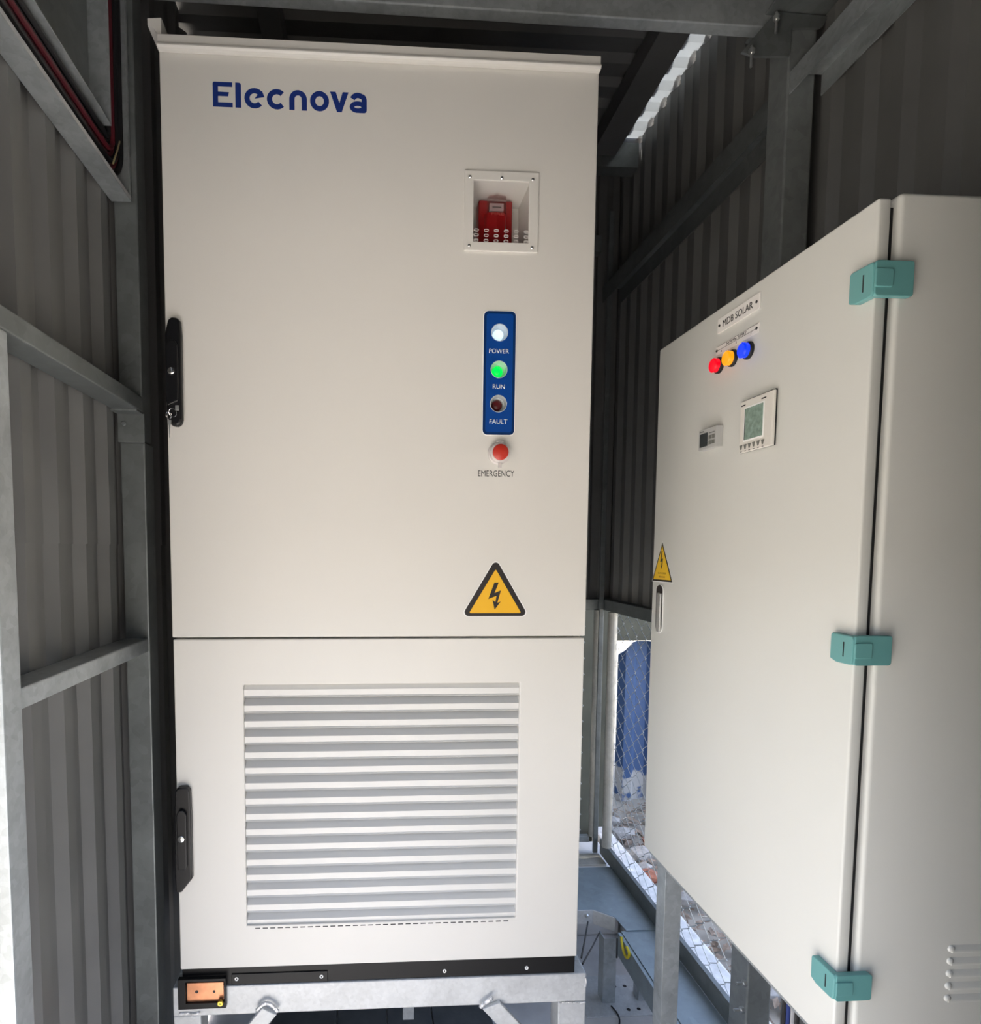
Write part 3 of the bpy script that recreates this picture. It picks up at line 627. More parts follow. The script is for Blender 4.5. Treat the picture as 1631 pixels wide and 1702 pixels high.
weld([PY(u, v, YS-0.001) for u, v in ((300, 1685), (312, 1684), (322, 1685), (332, 1683))], 0.0040, fb)
weld([PY(u, v, YS-0.001) for u, v in ((930, 1667), (945, 1666), (960, 1667), (972, 1666))], 0.0026, fb)
weld([PY(u, v, YS-0.001) for u, v in ((973, 1625), (974.5, 1632), (973, 1640))], 0.0024, fb)
# hanging lug behind the front beam
p = PY(679, 1688, 0.45); beam('lug', (p.x-0.018, 0.45, p.z-0.015), (p.x+0.018, 0.456, zb0), 'galv_light', st, 0.001)
beam('cross_member', (sx0+0.0505, 0.456, zb0+0.002), (sx1-0.0505, 0.506, zb1-0.002), 'galv_light', st)

# ================================================================== LEFT FRAMEWORK
XI = -0.083                                   # inner faces of posts and rails on the left wall
pr_ = PX(240, 1000, XI)
YP = max(pr_.y, PX(218.5, 330, -0.097).y+0.006)
def lbox(name, a, b, m, lab, cat, bev=0.003, group=None): return bxo(name, a, b, m, None, bev, label=lab, cat=cat, group=group)
rp = thing('steel_post', (-0.115, YP+0.03, FL), 'grey galvanised post between the left wall sheets and the tall cabinet', 'post')
zc0 = PX(225, 727, XI).z; zc1 = PX(225, 680, XI).z
bxo('shaft', (XL+0.003, YP, FL), (XI, YP+0.06, zc0-0.002), 'galv_dark', rp, 0.003)
bxo('sleeve_plate', (XL-0.0, YP-0.004, zc0-0.003), (XI+0.002, YP-0.0003, zc1), 'galv_dark', rp, 0.001)
p = PY(206, 704, YP-0.004); bm = bmesh.new(); lathe(bm, [(0.0058, 0), (0.0058, 0.002), (0.004, 0.0035)], p, -Y, 16); obj('bolt', bm, 'galv_dark', rp, sm=True)
r2b = 1.6+0.0 + (PX(115, 612.5, XI).z-1.6); r2t = PX(0, 504, XI).z
bxo('upper_shaft', (XL+0.003, YP+0.002, zc0+0.0005), (XI-0.004, YP+0.06, 3.20), 'galv_dark', rp, 0.003)
# rails
rz = PX(115, 612.5, XI).z; rt = PX(60, 543, XI).z
r2 = lbox('wall_rail', (XL+0.001, -1.44, rz), (XI, YP-0.0045, rt), 'galv_dark', 'galvanised rail on the left wall level with the upper black handle', 'rail')
q0, q1 = PX(140, 1103, XI), PX(140, 1133, XI)
zfp = PX(27, 912, XI)
r3 = lbox('wall_rail', (XL+0.001, zfp.y+0.001, q1.z), (XI-0.001, YP-0.0045, q0.z), 'galv', 'galvanised rail on the left wall butting the speckled front post', 'rail')
# angle bracket under the upper rail
p = PX(205, 672, XI-0.02); bxo('angle_bracket', (XL+0.001, YP-0.045, rz-0.005), (XI, YP-0.0045, rz-0.0003), 'galv_dark', rp, 0.0008)
# near post holding up the rail
lbox('steel_post', (XL+0.002, zfp.y-0.05, FL), (XI, zfp.y, rz-0.0005), 'galv', 'speckled galvanised post holding up the left wall rail', 'post')
# open cable trunking: L of two channels
XT = -0.097
tz0 = PX(110, 180, XT).z; tz1 = PX(150, 152, XT).z
tye = PX(218.5, 330, XT).y; tyi = PX(184, 150, XT).y
tr = thing('cable_trunking', (XL+0.02, tye, tz0), 'open galvanised cable trunking turning upward on the left wall', 'trunking')
bxo('bottom_flange', (XL+0.001, -1.44, tz0), (XT, tye, tz0+0.003), 'galv', tr, 0.0006)
bxo('lip', (XT-0.002, -1.44, tz0+0.0031), (XT, tye, tz0+0.012), 'galv_light', tr, 0.0006)
bxo('back_plate', (XL+0.0005, -1.44, tz0+0.0032), (XL+0.002, tye, tz1), 'galv_dark', tr)
bxo('upper_flange', (XL+0.001, -1.44, tz1), (XT, tyi, tz1+0.003), 'galv', tr, 0.0006)
bxo('side_flange', (XL+0.001, tyi-0.003, tz1+0.0031), (XT, tyi, 3.22), 'galv', tr, 0.0006)
bxo('end_flange', (XL+0.001, tye-0.003, tz0+0.0031), (XT-0.0021, tye, 3.22), 'galv', tr, 0.0006)
bxo('end_lip', (XT-0.002, tye-0.010, tz0+0.0125), (XT, tye, 3.22), 'galv', tr, 0.0006)
bxo('riser_back', (XL+0.0005, tyi+0.0005, tz1+0.0002), (XL+0.002, tye-0.0035, 3.22), 'galv_dark', tr)
# small cover board beside the trunking
bxo('wall_board', (XL+0.001, tyi-0.22, tz1+0.0035), (XL+0.004, tyi-0.004, 3.22), 'galv_dark', None, label='plain grey board in the corner of the cable trunking', cat='board')
cabs = [('cable_black', 0.006, 0), ('cable_red', 0.0055, 0), ('cable_black', 0.006, 0), ('cable_red', 0.0055, 0), ('cable_red', 0.0055, 0), ('cable_black', 0.006, 0), ('cable_black', 0.006, 0)]
lab = {'cable_black': 'black cable lying in the trunking and turning up', 'cable_red': 'dark red cable bending round the trunking corner'}
for i, (cm, r, _) in enumerate(cabs):
    zz = tz0+0.018+i*(tz1-tz0-0.030)/6.2; yv = tye-0.017-i*(tye-tyi-0.028)/6.5; xx = XT-0.015-(i % 2)*0.006
    rr = 0.014+0.012*(6-i)
    ctr = (yv-rr, zz+rr)
    pts = [(xx, -1.43, zz), (xx, -1.0, zz+0.003), (xx, ctr[0]-0.12, zz-0.002), (xx, ctr[0]-0.03, zz)]+[(xx, ctr[0]+rr*math.sin(R(a)), ctr[1]-rr*math.cos(R(a))) for a in range(0, 91, 15)]+[(xx, yv, ctr[1]+0.1), (xx+0.002, yv-0.002, 2.95), (xx, yv, 3.21)]
    bm = bmesh.new(); tube(bm, smooth(pts, 4), r, 8); obj('cable', bm, cm, sm=True, label=lab[cm], cat='cable', group='power cables in the left trunking')
tp = PX(193, 235, XT+0.002); bm = bmesh.new(); tube(bm, smooth([PX(188, 272, XT+0.003), PX(191, 262, XT+0.004), PX(196, 247, XT+0.003), PX(199, 235, XT+0.001)], 5), 0.0018, 6); obj('cable_tie', bm, 'tie', sm=True, label='tan cable tie hanging at the bend of the red cables', cat='tie')

# ================================================================== RIGHT FRAMEWORK
XW = XR-0.001
ce_ = PX(1275, 912, 1.497); YC = ce_.y
co = thing('steel_column', (1.53, YC+0.04, FL), 'grey box column with bolted cap plate behind the white enclosure', 'column')
zct = PY(1320, 22, YC).z
bxo('shaft', (1.497, YC, FL), (1.566, YC+0.078, zct-0.01), 'galv_mid', co, 0.004)
# gusset and cap plate with two long bolts
gp = [PY(u, v, YC-0.004) for u, v in ((1232, 88), (1262, 52), (1290, 20), (1376, 28), (1368, 44), (1362, 48), (1316, 48), (1311, 95), (1255, 95))]
bm = bmesh.new(); prism(bm, [(p.x, p.z) for p in gp], (0, YC-0.0005, 0), X, Z, -Y, 0.0, 0.006); obj('gusset_plate', bm, 'galv_dark', co, bev=0.0008)
a, b = PY(1288, 18, YC-0.03), PY(1378, 26, YC-0.03); bxo('cap_plate', (a.x, YC-0.045, zct-0.003), (XW, YC+0.09, zct+0.004), 'galv_dark', co, 0.001)
for u, v0, v1 in ((1291.5, 20, 55), (1250, 76, 112)):
    p = PY(u, v0, YC-0.02); L = p.z-PY(u, v1, YC-0.02).z
    bm = bmesh.new(); lathe(bm, [(0.0032, -L), (0.0032, 0), ], p, Z, 10); k = obj('bolt', bm, 'nickel', co, sm=True)
    bm = bmesh.new(); lathe(bm, [(0.0075, -0.018), (0.0075, -0.008)], p, Z, 6); obj('nut', bm, 'nickel', k)
# rails along the right wall
gz0, gz1 = PX(1338, 128, 1.50).z, PX(1335, 95, 1.50).z
def crail(name, y0, y1, z0, z1, x0, m, lab):
    """C section lying against the right wall, open side down"""
    t_ = 0.003; pts = [(x0, z0), (x0+t_, z0), (x0+t_, z1-t_), (XW-t_, z1-t_), (XW-t_, z0), (XW, z0), (XW, z1), (x0, z1)]
    bm = bmesh.new(); prism(bm, pts, (0, 0, 0), X, Z, Y, y0, y1); return obj(name, bm, m, bev=0.0006, label=lab, cat='rail')
crail('wall_rail', -1.44, YC-0.002, gz0, gz1, 1.50, 'galv', 'open channel rail on the right wall ending against the box column')
crail('wall_rail', YC+0.08, YB-0.06, gz0-0.02, gz1-0.005, 1.50, 'galv_dark', 'dark channel rail on the right wall beyond the box column')
zf = 1.373
bxo('wall_rail', (1.5455, YC+0.08, zf-0.05), (XW+0.01, YB-0.001, zf), 'galv_dark', None, 0.002, label='galvanised rail along the top of the side fence', cat='rail')
bxo('wall_rail', (0.05, YB-0.045, zf-0.05), (1.544, YB-0.001, zf), 'galv_dark', None, 0.002, label='galvanised rail along the top of the rear fence', cat='rail')
bxo('wall_rail', (XL+0.08, YB-0.05, 2.93), (1.495, YB-0.001, 3.0), 'galv_dark', None, 0.002, label='high rail across the rear wall behind the cream cabinet', cat='rail')
# rear corner post
bxo('steel_post', (1.523, YB-0.062, 0.161), (1.5445, YB-0.0465, 3.1), 'galv_dark', None, 0.002, label='narrow angle post in the rear corner beside the fences', cat='post')
# roof beam across, purlins
zt0 = [PY(u, v, YC) for u, v in ((700, 4.4), (1265, 40.5))]; zt1 = [PY(u, v, YC+0.03) for u, v in ((960, 43), (1246, 58))]
sl_ = (zt0[1].z-zt0[0].z)/(zt0[1].x-zt0[0].x); za = zt0[0].z-sl_*zt0[0].x
xe = 1.4965
bm = bmesh.new()
prism(bm, [(XL+0.005, za+sl_*XL), (xe, za+sl_*xe), (xe, za+sl_*xe+0.10), (XL+0.005, za+sl_*XL+0.10)], (0, 0, 0), X, Z, Y, YC+0.006, YC+0.040)
obj('roof_beam', bm, 'galv', bev=0.003, label='sloping galvanised beam across the roof above the cream cabinet', cat='beam')
bxo('purlin', (xs0-0.10, YC+0.08, ZR-0.075), (xs0+0.0, 1.12, ZR-0.001), 'roof', None, 0.002, label='dark roof purlin beside the translucent strip', cat='purlin')
bxo('purlin', (0.12, YC+0.08, ZR-0.075), (0.19, YB-0.06, ZR-0.001), 'roof', None, 0.002, label='dark roof purlin over the left part of the cabinet', cat='purlin')
bxo('eave_rail', (0.9, 1.125, ZR-0.115), (1.583, 1.19, ZR-0.016), 'galv_dark', None, 0.002, label='short rail under the roof at the rear corner', cat='rail')

# ================================================================== WHITE ENCLOSURE ON THE RIGHT
XD, YFAR = 1.178, 0.027
YN = PX(1403.8, 1380, XD).y                      # near edge of the door face
ZT, ZB = 2.0904, 0.8367
TH = 0.019
db = thing('distribution_board', (1.35, -0.3, ZB), 'light grey wall enclosure with teal hinges and three lit pilot lamps', 'enclosure')
bm = bmesh.new(); box(bm, (XD, YN, ZB), (XD+TH, YFAR, ZT), 0.0035, 3); dr = obj('door', bm, 'white2', db, sm=True)
xb0 = XD+TH+0.011
bm = bmesh.new(); box(bm, (xb0, YN-0.002, ZB-0.006), (xb0+0.30, YFAR+0.004, ZT+0.008), 0.007, 4); bd = obj('body', bm, 'white2', db, sm=True)
bxo('door_gasket', (XD+TH-0.004, YN+0.010, ZB+0.008), (xb0+0.004, YFAR-0.010, ZT-0.008), 'rubber', db)
# pressed louvres on the near side
for k in range(5):
    p = PY(1577-k*1.6, 1578+k*20.5, YN-0.002); bm = bmesh.new()
    n = 10; prof = [(0.0, 0.0), (-0.0026, 0.0004), (-0.0032, 0.0016), (-0.0027, 0.0045), (-0.0014, 0.0085), (0.0, 0.0125)]
    prism(bm, [(y, z) for y, z in prof], (0, YN-0.0018, p.z-0.005), Y, Z, X, p.x+0.004, p.x+0.13)
    lathe(bm, [(0.0060, -0.0005), (0.0050, 0.0018), (0.003, 0.0029), (0.0004, 0.0032)], (p.x+0.004, YN-0.0018, p.z+0.0012), -Y, 14, cap=False)
    obj('pressed_louvre', bm, 'white2', bd, sm=True)
# teal hinges
for (uf, vt, vb) in ((1418, 456, 511), (1386.5, 1050, 1098), (1354, 1585, 1628)):
    a = PX(uf, vt, XD-0.006); b = PX(uf, vb, XD-0.006); z1, z0 = a.z, b.z; yf = a.y; hh = z1-z0
    y_n = YN-0.010
    bm = bmesh.new(); prism(bm, [(yf, z0+hh*0.10), (yf+(-0.012), z0), (y_n+0.008, z0), (y_n+0.002, z0+0.001), (y_n, z0+0.006), (y_n, z1-0.006), (y_n+0.002, z1-0.001), (yf-0.003, z1), (yf, z1-0.003)], (0, 0, 0), Y, Z, X, XD-0.011, XD-0.0003)
    hg = obj('hinge', bm, 'teal', db, bev=0.0018, label='teal plastic hinge')
    bm = bmesh.new(); prism(bm, rrect(XD-0.009, xb0+0.017, z0, z1, 0.004, 3), (0, 0, 0), X, Z, Y, y_n-0.002, YN-0.0026); obj('hinge_wing', bm, 'teal', hg, bev=0.001)
    bm = bmesh.new(); zm = (z0+z1)/2; prism(bm, rrect(XD-0.010, XD+0.016, zm-hh*0.26, zm+hh*0.26, 0.003, 3), (0, 0, 0), X, Z, Y, y_n-0.004, y_n-0.0005); obj('hinge_knuckle', bm, 'teal', hg, bev=0.001)
    bm = bmesh.new(); prism(bm, [(y_n+0.016, zm-hh*0.26), (y_n+0.018, zm-hh*0.26), (y_n+0.018, zm+hh*0.24), (y_n+0.016, zm+hh*0.24)], (0, 0, 0), Y, Z, X, XD-0.0113, XD-0.0108); obj('slot', bm, 'rubber', hg)
# recessed lever handle near the far edge
h0, h1 = PX(1099, 971, XD), PX(1096, 1052, XD); yl, yr = PX(1091.5, 1010, XD).y, PX(1103, 1010, XD).y
bm = bmesh.new(); prism(bm, rrect(yr, yl, h1.z, h0.z, (yl-yr)*0.48, 6), (XD, 0, 0), Y, Z, -X, 0.0002, 0.0022); hd = obj('lever_handle', bm, 'sign_white', db)
bm = bmesh.new(); prism(bm, rrect(yr+0.002, yl-0.002, h1.z+0.002, h0.z-0.002, (yl-yr)*0.42, 6), (XD, 0, 0), Y, Z, -X, 0.0022, 0.0028); obj('handle_well', bm, 'sign_black', hd)
bm = bmesh.new(); prism(bm, rrect(yr+0.003, (yl+yr)/2+0.002, h1.z+0.004, h0.z-0.02, 0.004, 4), (XD, 0, 0), Y, Z, -X, 0.0028, 0.0085); obj('lever', bm, 'chrome', hd, bev=0.0015)
# yellow warning sticker: base reaches past the door edge
sa, sb, s2 = PX(1102, 901.5, XD), PX(1084.8, 965, XD), PX(1118.3, 968, XD)
def tri(a, b, c, k):
    g_ = (a+b+c)/3; return [g_+(p-g_)*k for p in (a, b, c)]
def flat(name, pts, x0, x1, m, parent):
    bm = bmesh.new(); prism(bm, [(p.y, p.z) for p in pts], (XD, 0, 0), Y, Z, -X, x0, x1); return obj(name, bm, m, parent)
sk = flat('warning_sticker', tri(sa, sb, s2, 1.06), 0.0003, 0.0006, 'sign_white', db)
flat('sticker_border', tri(sa, sb, s2, 1.0), 0.0006, 0.0009, 'sign_black', sk); flat('sticker_face', tri(sa, sb, s2, 0.86), 0.0009, 0.0012, 'yellow2', sk)
zz = lambda a, b: PX(1080+a/22.69, 895+b/22.69, XD)
flat('lightning_bolt', [zz(*q) for q in ((475, 470), (510, 470), (470, 770), (525, 755), (500, 1010), (490, 1060), (460, 1150), (450, 1050), (465, 1010), (485, 870), (420, 890))], 0.0012, 0.0015, 'sign_black', sk)
text('lettering', 'DANGER', (XD-0.0012, zz(485, 1310).y, zz(485, 1310).z), -Y, Z, zz(335, 1310).y-zz(635, 1310).y, 0.0042, 'faded', sk, 0.0003)
text('lettering', 'HIGH VOLTAGE', (XD-0.0012, zz(480, 1450).y, zz(480, 1450).z), -Y, Z, zz(365, 1450).y-zz(600, 1450).y, 0.0042, 'faded', sk, 0.0003)
# name plates (faces look towards -X, text runs towards the camera: -Y)
def quadbox(name, pix, x0, x1, m, parent, bev=0.0):
    P = [PX(u, v, XD-x1) for u, v in pix]
    ya, yb = (P[0].y+P[3].y)/2, (P[1].y+P[2].y)/2; zt_, zb_ = (P[0].z+P[1].z)/2, (P[2].z+P[3].z)/2
    return bxo(name, (XD-x0, ya, zb_), (XD-x1, yb, zt_), m, parent, bev), ya, yb, zb_, zt_
np_, ya, yb, zb_, zt_ = quadbox('name_plate', ((1192.7, 531.8), (1262.5, 486), (1262.5, 513.5), (1193.5, 554)), 0.0003, 0.0030, 'plate', db, 0.0004)
text('lettering', 'MDB SOLAR', (XD-0.0030, (ya+yb)/2, (zb_+zt_)/2), -Y, Z, (ya-yb)*0.72, (zt_-zb_)*0.46, 'ink', np_)
for s in (0.055, 0.945):
    bm = bmesh.new(); lathe(bm, [(0.0026, 0), (0.0026, 0.001), (0.0012, 0.0022)], (XD-0.0030, ya+(yb-ya)*s, (zb_+zt_)/2), -X, 12); obj('rivet', bm, 'ink', np_, sm=True)
n2, ya, yb, zb_, zt_ = quadbox('phase_plate', ((1190, 578), (1262.3, 534.5), (1262.3, 552), (1190.5, 591.5)), 0.0003, 0.0016, 'plate', db, 0.0004)
ym, hz_ = (ya+yb)/2, zt_-zb_
text('lettering', 'NORMAL SUPPLY', (XD-0.0016, ym, zb_+hz_*0.72), -Y, Z, (ya-yb)*0.46, hz_*0.27, 'ink', n2, 0.0003)
bm = bmesh.new()
box(bm, (XD-0.0019, ya-0.008, zb_+hz_*0.47), (XD-0.0016, yb+0.008, zb_+hz_*0.51)); box(bm, (XD-0.0019, ya-0.003, zt_-hz_*0.09), (XD-0.0016, yb+0.003, zt_-hz_*0.06)); obj('engraved_line', bm, 'ink', n2)
for s, ch in ((0.14, 'R'), (0.5, 'S'), (0.83, 'T')): text('lettering', ch, (XD-0.0016, ya+(yb-ya)*s, zb_+hz_*0.25), -Y, Z, 0.0032, hz_*0.24, 'ink', n2, 0.0003)
for s in (0.03, 0.95):
    bm = bmesh.new(); lathe(bm, [(0.0026, 0), (0.0026, 0.001), (0.0012, 0.0022)], (XD-0.0016, ya+(yb-ya)*s, zb_+hz_*0.5), -X, 12); obj('rivet', bm, 'ink', n2, sm=True)
# three lit pilot lamps
for (u, v), lm, lb in (((1196.5, 607.5), 'lens_red', 'red lit pilot lamp'), ((1219, 595.5), 'lens_amber', 'amber lit pilot lamp'), ((1245.5, 582.5), 'lens_blue', 'blue lit pilot lamp')):
    p = PX(u, v, XD); rr = 0.0148
    bm = bmesh.new(); lathe(bm, [(rr+0.0012, 0), (rr+0.0012, 0.0045), (rr-0.001, 0.0065)], p, -X, 30); pl = obj('pilot_lamp', bm, 'rubber', db, sm=True, label=lb)
    bm = bmesh.new(); lathe(bm, [(rr-0.0012, 0.0045), (rr-0.0014, 0.0150), (rr-0.003, 0.0165), (0.0004, 0.0172)], p, -X, 30); obj('lens', bm, lm, pl, sm=True)
    bm = bmesh.new(); pp = [(rr-0.0010, 0.0132), (rr-0.0006, 0.0140), (rr-0.0010, 0.0148)]; lathe(bm, pp, p, -X, 30, cap=False); obj('lens_band', bm, lm, pl, sm=True)
# small relay with dark display
rl, ya, yb, zb_, zt_ = quadbox('voltage_relay', ((1161.5, 717.5), (1191.5, 706), (1190.5, 741), (1161.5, 750.5)), 0.0002, 0.0135, 'meter2', db, 0.0008)
L_, Hh = ya-yb, zt_-zb_; xf = XD-0.0135
def face(name, parent, u0, u1, v0, v1, ya, L_, zb_, Hh, xf, th, m, bev=0.0): return bxo(name, (xf-th, ya-L_*u0, zb_+Hh*v0), (xf, ya-L_*u1, zb_+Hh*v1), m, parent, bev)
face('display', rl, 0.08, 0.52, 0.14, 0.80, ya, L_, zb_, Hh, xf, 0.0006, 'screen')
for u0, u1 in ((0.60, 0.73), (0.78, 0.91)):
    for v0, v1 in ((0.18, 0.36), (0.44, 0.62)): face('key_button', rl, u0, u1, v0, v1, ya, L_, zb_, Hh, xf, 0.0012, mat('grey key', (0.16, 0.16, 0.14), 0.5) if 'grey key' not in bpy.data.materials else bpy.data.materials['grey key'])
face('printed_strip', rl, 0.58, 0.90, 0.72, 0.75, ya, L_, zb_, Hh, xf, 0.0003, 'screen'); face('printed_strip', rl, 0.06, 0.30, 0.88, 0.92, ya, L_, zb_, Hh, xf, 0.0003, 'screen')
# power meter
bk, *_r4 = quadbox('meter_bezel', ((1233, 667), (1289.5, 646), (1286, 740.5), (1229, 753.5)), 0.0002, 0.0045, 'rubber', db, 0.001)
mt, ya, yb, zb_, zt_ = quadbox('power_meter', ((1232.2, 667.8), (1285.5, 648), (1282.8, 740.5), (1227.5, 753.3)), 0.0046, 0.0105, 'meter', db, 0.0014)
mt['label'] = 'white power meter with grey green screen'
L_, Hh = ya-yb, zt_-zb_; xf = XD-0.0105
face('screen_frame', mt, 0.14, 0.76, 0.20, 0.86, ya, L_, zb_, Hh, xf, 0.0006, 'sign_white'); face('screen', mt, 0.18, 0.73, 0.23, 0.83, ya, L_, zb_, Hh, xf-0.0006, 0.0005, 'lcd')
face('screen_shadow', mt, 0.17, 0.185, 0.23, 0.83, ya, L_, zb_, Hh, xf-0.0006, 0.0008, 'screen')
for k in range(6):
    y_ = ya-L_*(0.075+k*0.135); z_ = zb_+Hh*0.105; bm = bmesh.new(); prism(bm, [(y_+0.0042, z_+0.0040), (y_-0.0042, z_+0.0040), (y_-0.001, z_-0.0045), (y_+0.001, z_-0.0045)], (xf, 0, 0), Y, Z, -X, 0, 0.001); obj('key_button', bm, 'faded' if 0 else bpy.data.materials['grey key'], mt)
    face('printed_mark', mt, 0.05+k*0.135, 0.10+k*0.135, 0.015, 0.028, ya, L_, zb_, Hh, xf, 0.0003, 'ink')
face('printed_mark', mt, 0.03, 0.16, 0.90, 0.925, ya, L_, zb_, Hh, xf, 0.0003, 'ink'); face('printed_mark', mt, 0.66, 0.80, 0.90, 0.925, ya, L_, zb_, Hh, xf, 0.0003, 'ink')

# stand of the enclosure
es = thing('enclosure_stand', (1.3, -0.3, FL), 'galvanised angle legs and frame carrying the light grey enclosure', 'stand')
xs_, xe_ = XD+0.012, xb0+0.28
zs1 = ZB-0.0065; zs0 = zs1-0.04
bxo('frame_rail', (xs_, YN+0.01, zs0+0.03), (xs_+0.035, YFAR-0.004, zs1), 'galv', es, 0.001)
bxo('frame_rail', (xe_-0.035, YN+0.01, zs0), (xe_, YFAR-0.004, zs1), 'galv', es, 0.001)
def angle_leg(x, y, sx, sy, z1):
    t_, wd = 0.004, 0.042
    bm = bmesh.new(); prism(bm, [(0, 0), (wd*sx, 0), (wd*sx, t_*sy), (t_*sx, t_*sy), (t_*sx, wd*sy), (0, wd*sy)], (x, y, 0), X, Y, Z, FL+0.006, z1); o = obj('leg', bm, 'galv', es, bev=0.0006)
    bxo('foot_plate', (x+0.02*sx-0.05, y+0.02*sy-0.05, FL), (x+0.02*sx+0.05, y+0.02*sy+0.05, FL+0.006), 'galv', es, 0.001)
fl = PX(1103, 1560, xs_+0.002)
angle_leg(xs_+0.002, fl.y, 1, 1, zs0+0.03); angle_leg(xs_+0.002, YN+0.06, 1, -1, zs0+0.03)
angle_leg(xe_-0.002, YN+0.06, -1, -1, zs0); 
bl = PY(1262, 1640, YC-0.03)
bxo('tie_plate', (1.455, YC-0.012, 0.55), (1.4965, YC+0.06, zs0), 'galv', es, 0.001)
for u, v in ((1236, 1678), (1240, 1634), ):
    p = PX(u, v, 1.4545); bm = bmesh.new(); lathe(bm, [(0.004, 0), (0.004, 0.026)], p, -X, 10); k = obj('bolt', bm, 'nickel', es, sm=True); bm = bmesh.new(); lathe(bm, [(0.0085, 0), (0.0085, 0.008)], p, -X, 6); obj('nut', bm, 'nickel', k)
# cables leaving the enclosure bottom
for i, (cm, du, lb) in enumerate((('cable_black', 0, 'black cable'), ('cable_blue', 7, 'blue cable'), ('cable_grey', 14, 'grey cable'), ('cable_black', 21, 'black outer cable'))):
    a = PX(1299+du, 1668+du*1.1, XD+0.07); x_ = XD+0.075; y_ = a.y
    bm = bmesh.new(); tube(bm, smooth([(x_, y_, ZB-0.008), (x_+0.004, y_+0.004, ZB-0.10), (x_-0.004, y_-0.006, 0.45), (x_+0.06, y_+0.02, FL+0.05), (x_+0.16, y_+0.08, FL+0.012)], 6), 0.0038, 8); obj('cable', bm, cm, sm=True, label=lb+' dropping from under the light grey enclosure', cat='cable', group='cables under the light grey enclosure')

# ================================================================== FENCES
def zig2(bm, org, es, width, z0, z1, cell=0.044, half=0.038, r=0.0015):
    org, es = Vector(org), Vector(es); en = es.cross(Z); n = int(width/cell); m_ = int((z1-z0)/half)
    for k in range(n):
        pts = []
        for j in range(m_+1):
            o_ = (j+k) % 2; s = (k+(1.04 if o_ else -0.04))*cell; b = org+es*s+Z*(z0+j*half); sg = 1 if o_ else -1
            # small hook at every bend
            pts += [b+es*(-sg*0.003)-Z*0.0045-en*0.0018, b+es*(sg*0.001)+en*0.0022, b+es*(-sg*0.003)+Z*0.0045-en*0.0018]
        tube(bm, pts, r, 4, False)
FZ0, FZ1 = 0.235, 1.318
fs = thing('chain_link_fence', (1.58, 0.7, 0.15), 'chain link fence panel along the right side in front of the blue wall', 'fence')
bm = bmesh.new(); zig2(bm, (1.574, YC+0.09, 0), Y, YB-0.06-YC-0.09, FZ0-0.02, FZ1+0.02); tag(obj('wire_mesh', bm, 'wire', fs, fix=False), kind='stuff')
yq = PX(1022, 1200, 1.575).y
bm = bmesh.new(); lathe(bm, [(0.021, FZ0), (0.021, FZ1+0.003)], (1.553, yq, 0), Z, 20); obj('pipe', bm, 'pipe', fs, sm=True)
bm = bmesh.new(); prism(bm, [(1.553, FZ0-0.071), (1.557, FZ0-0.071), (1.557, FZ0-0.004), (1.569, FZ0-0.004), (1.569, FZ0), (1.553, FZ0)], (0, 0, 0), X, Z, Y, YC+0.085, yq+0.08); obj('bottom_angle', bm, 'galv_dark', fs)
fr2 = thing('chain_link_fence', (0.8, YB, 0.15), 'chain link fence panel across the rear behind the cream cabinet', 'fence')
bm = bmesh.new(); zig2(bm, (0.55, YB-0.01, 0), X, 0.94, FZ0-0.02, FZ1+0.02); tag(obj('wire_mesh', bm, 'wire', fr2, fix=False), kind='stuff')
p = PY(990, 1200, YB-0.03); bm = bmesh.new(); lathe(bm, [(0.021, FZ0), (0.021, FZ1+0.003)], (p.x, YB-0.034, 0), Z, 20); obj('pipe', bm, 'pipe', fr2, sm=True)
bxo('bottom_angle', (0.5, YB-0.040, FZ0-0.03), (1.51, YB-0.014, FZ0-0.001), 'galv', fr2, 0.001)
p = PZ(1010, 1450, 0.06); 
bxo('base_plate', (1.40, YB-0.16, 0.152), (1.55, YB-0.0605, 0.160), 'pipe', None, 0.001, label='square steel base plate under the rear corner post', cat='plate')
bxo('concrete_upstand', (0.5, YB-0.20, FL+0.0005), (1.60, YB+0.08, 0.1515), 'floor', None, 0.01, label='low concrete upstand under the rear fence', cat='kerb')

# galvanised cable duct along the right fence
du_z = 0.165
dx1 = 1.552; dx0 = PZ(1055, 1582, du_z).x
seam = PZ(1050, 1547, du_z).y
ct = thing('cable_duct', (1.48, 0.6, FL), 'low blue grey galvanised cable duct with flat lids along the fence', 'duct')
bm = bmesh.new(); prism(bm, [(dx0, du_z), (dx1, du_z), (dx1, du_z-0.07), (dx1-0.003, du_z-0.07), (dx1-0.003, du_z-0.003), (dx0+0.003, du_z-0.003), (dx0+0.003, du_z-0.03), (dx0, du_z-0.03)], (0, 0, 0), X, Z, Y, -0.55, seam-0.002); obj('lid', bm, 'galv_plate', ct)
x1_ = PZ(966, 1500, du_z+0.006).x-0.1
e1, e2 = PZ(985, 1513, du_z), PZ(1022, 1526, du_z)
bm = bmesh.new(); prism(bm, [(1.03, e1.y), (e1.x, e1.y), (e2.x, e2.y), (e2.x+0.01, seam-0.004), (dx1, seam-0.004), (dx1, YB-0.202), (1.03, YB-0.202)], (0, 0, du_z+0.0003), X, Y, Z, 0, 0.004); obj('lid', bm, 'galv_plate', ct)
bxo('side_rail', (dx0-0.014, -0.55, 0.075), (dx0-0.0005, seam-0.002, du_z-0.004), 'galv_plate', ct, 0.001)
y_s = e1.y
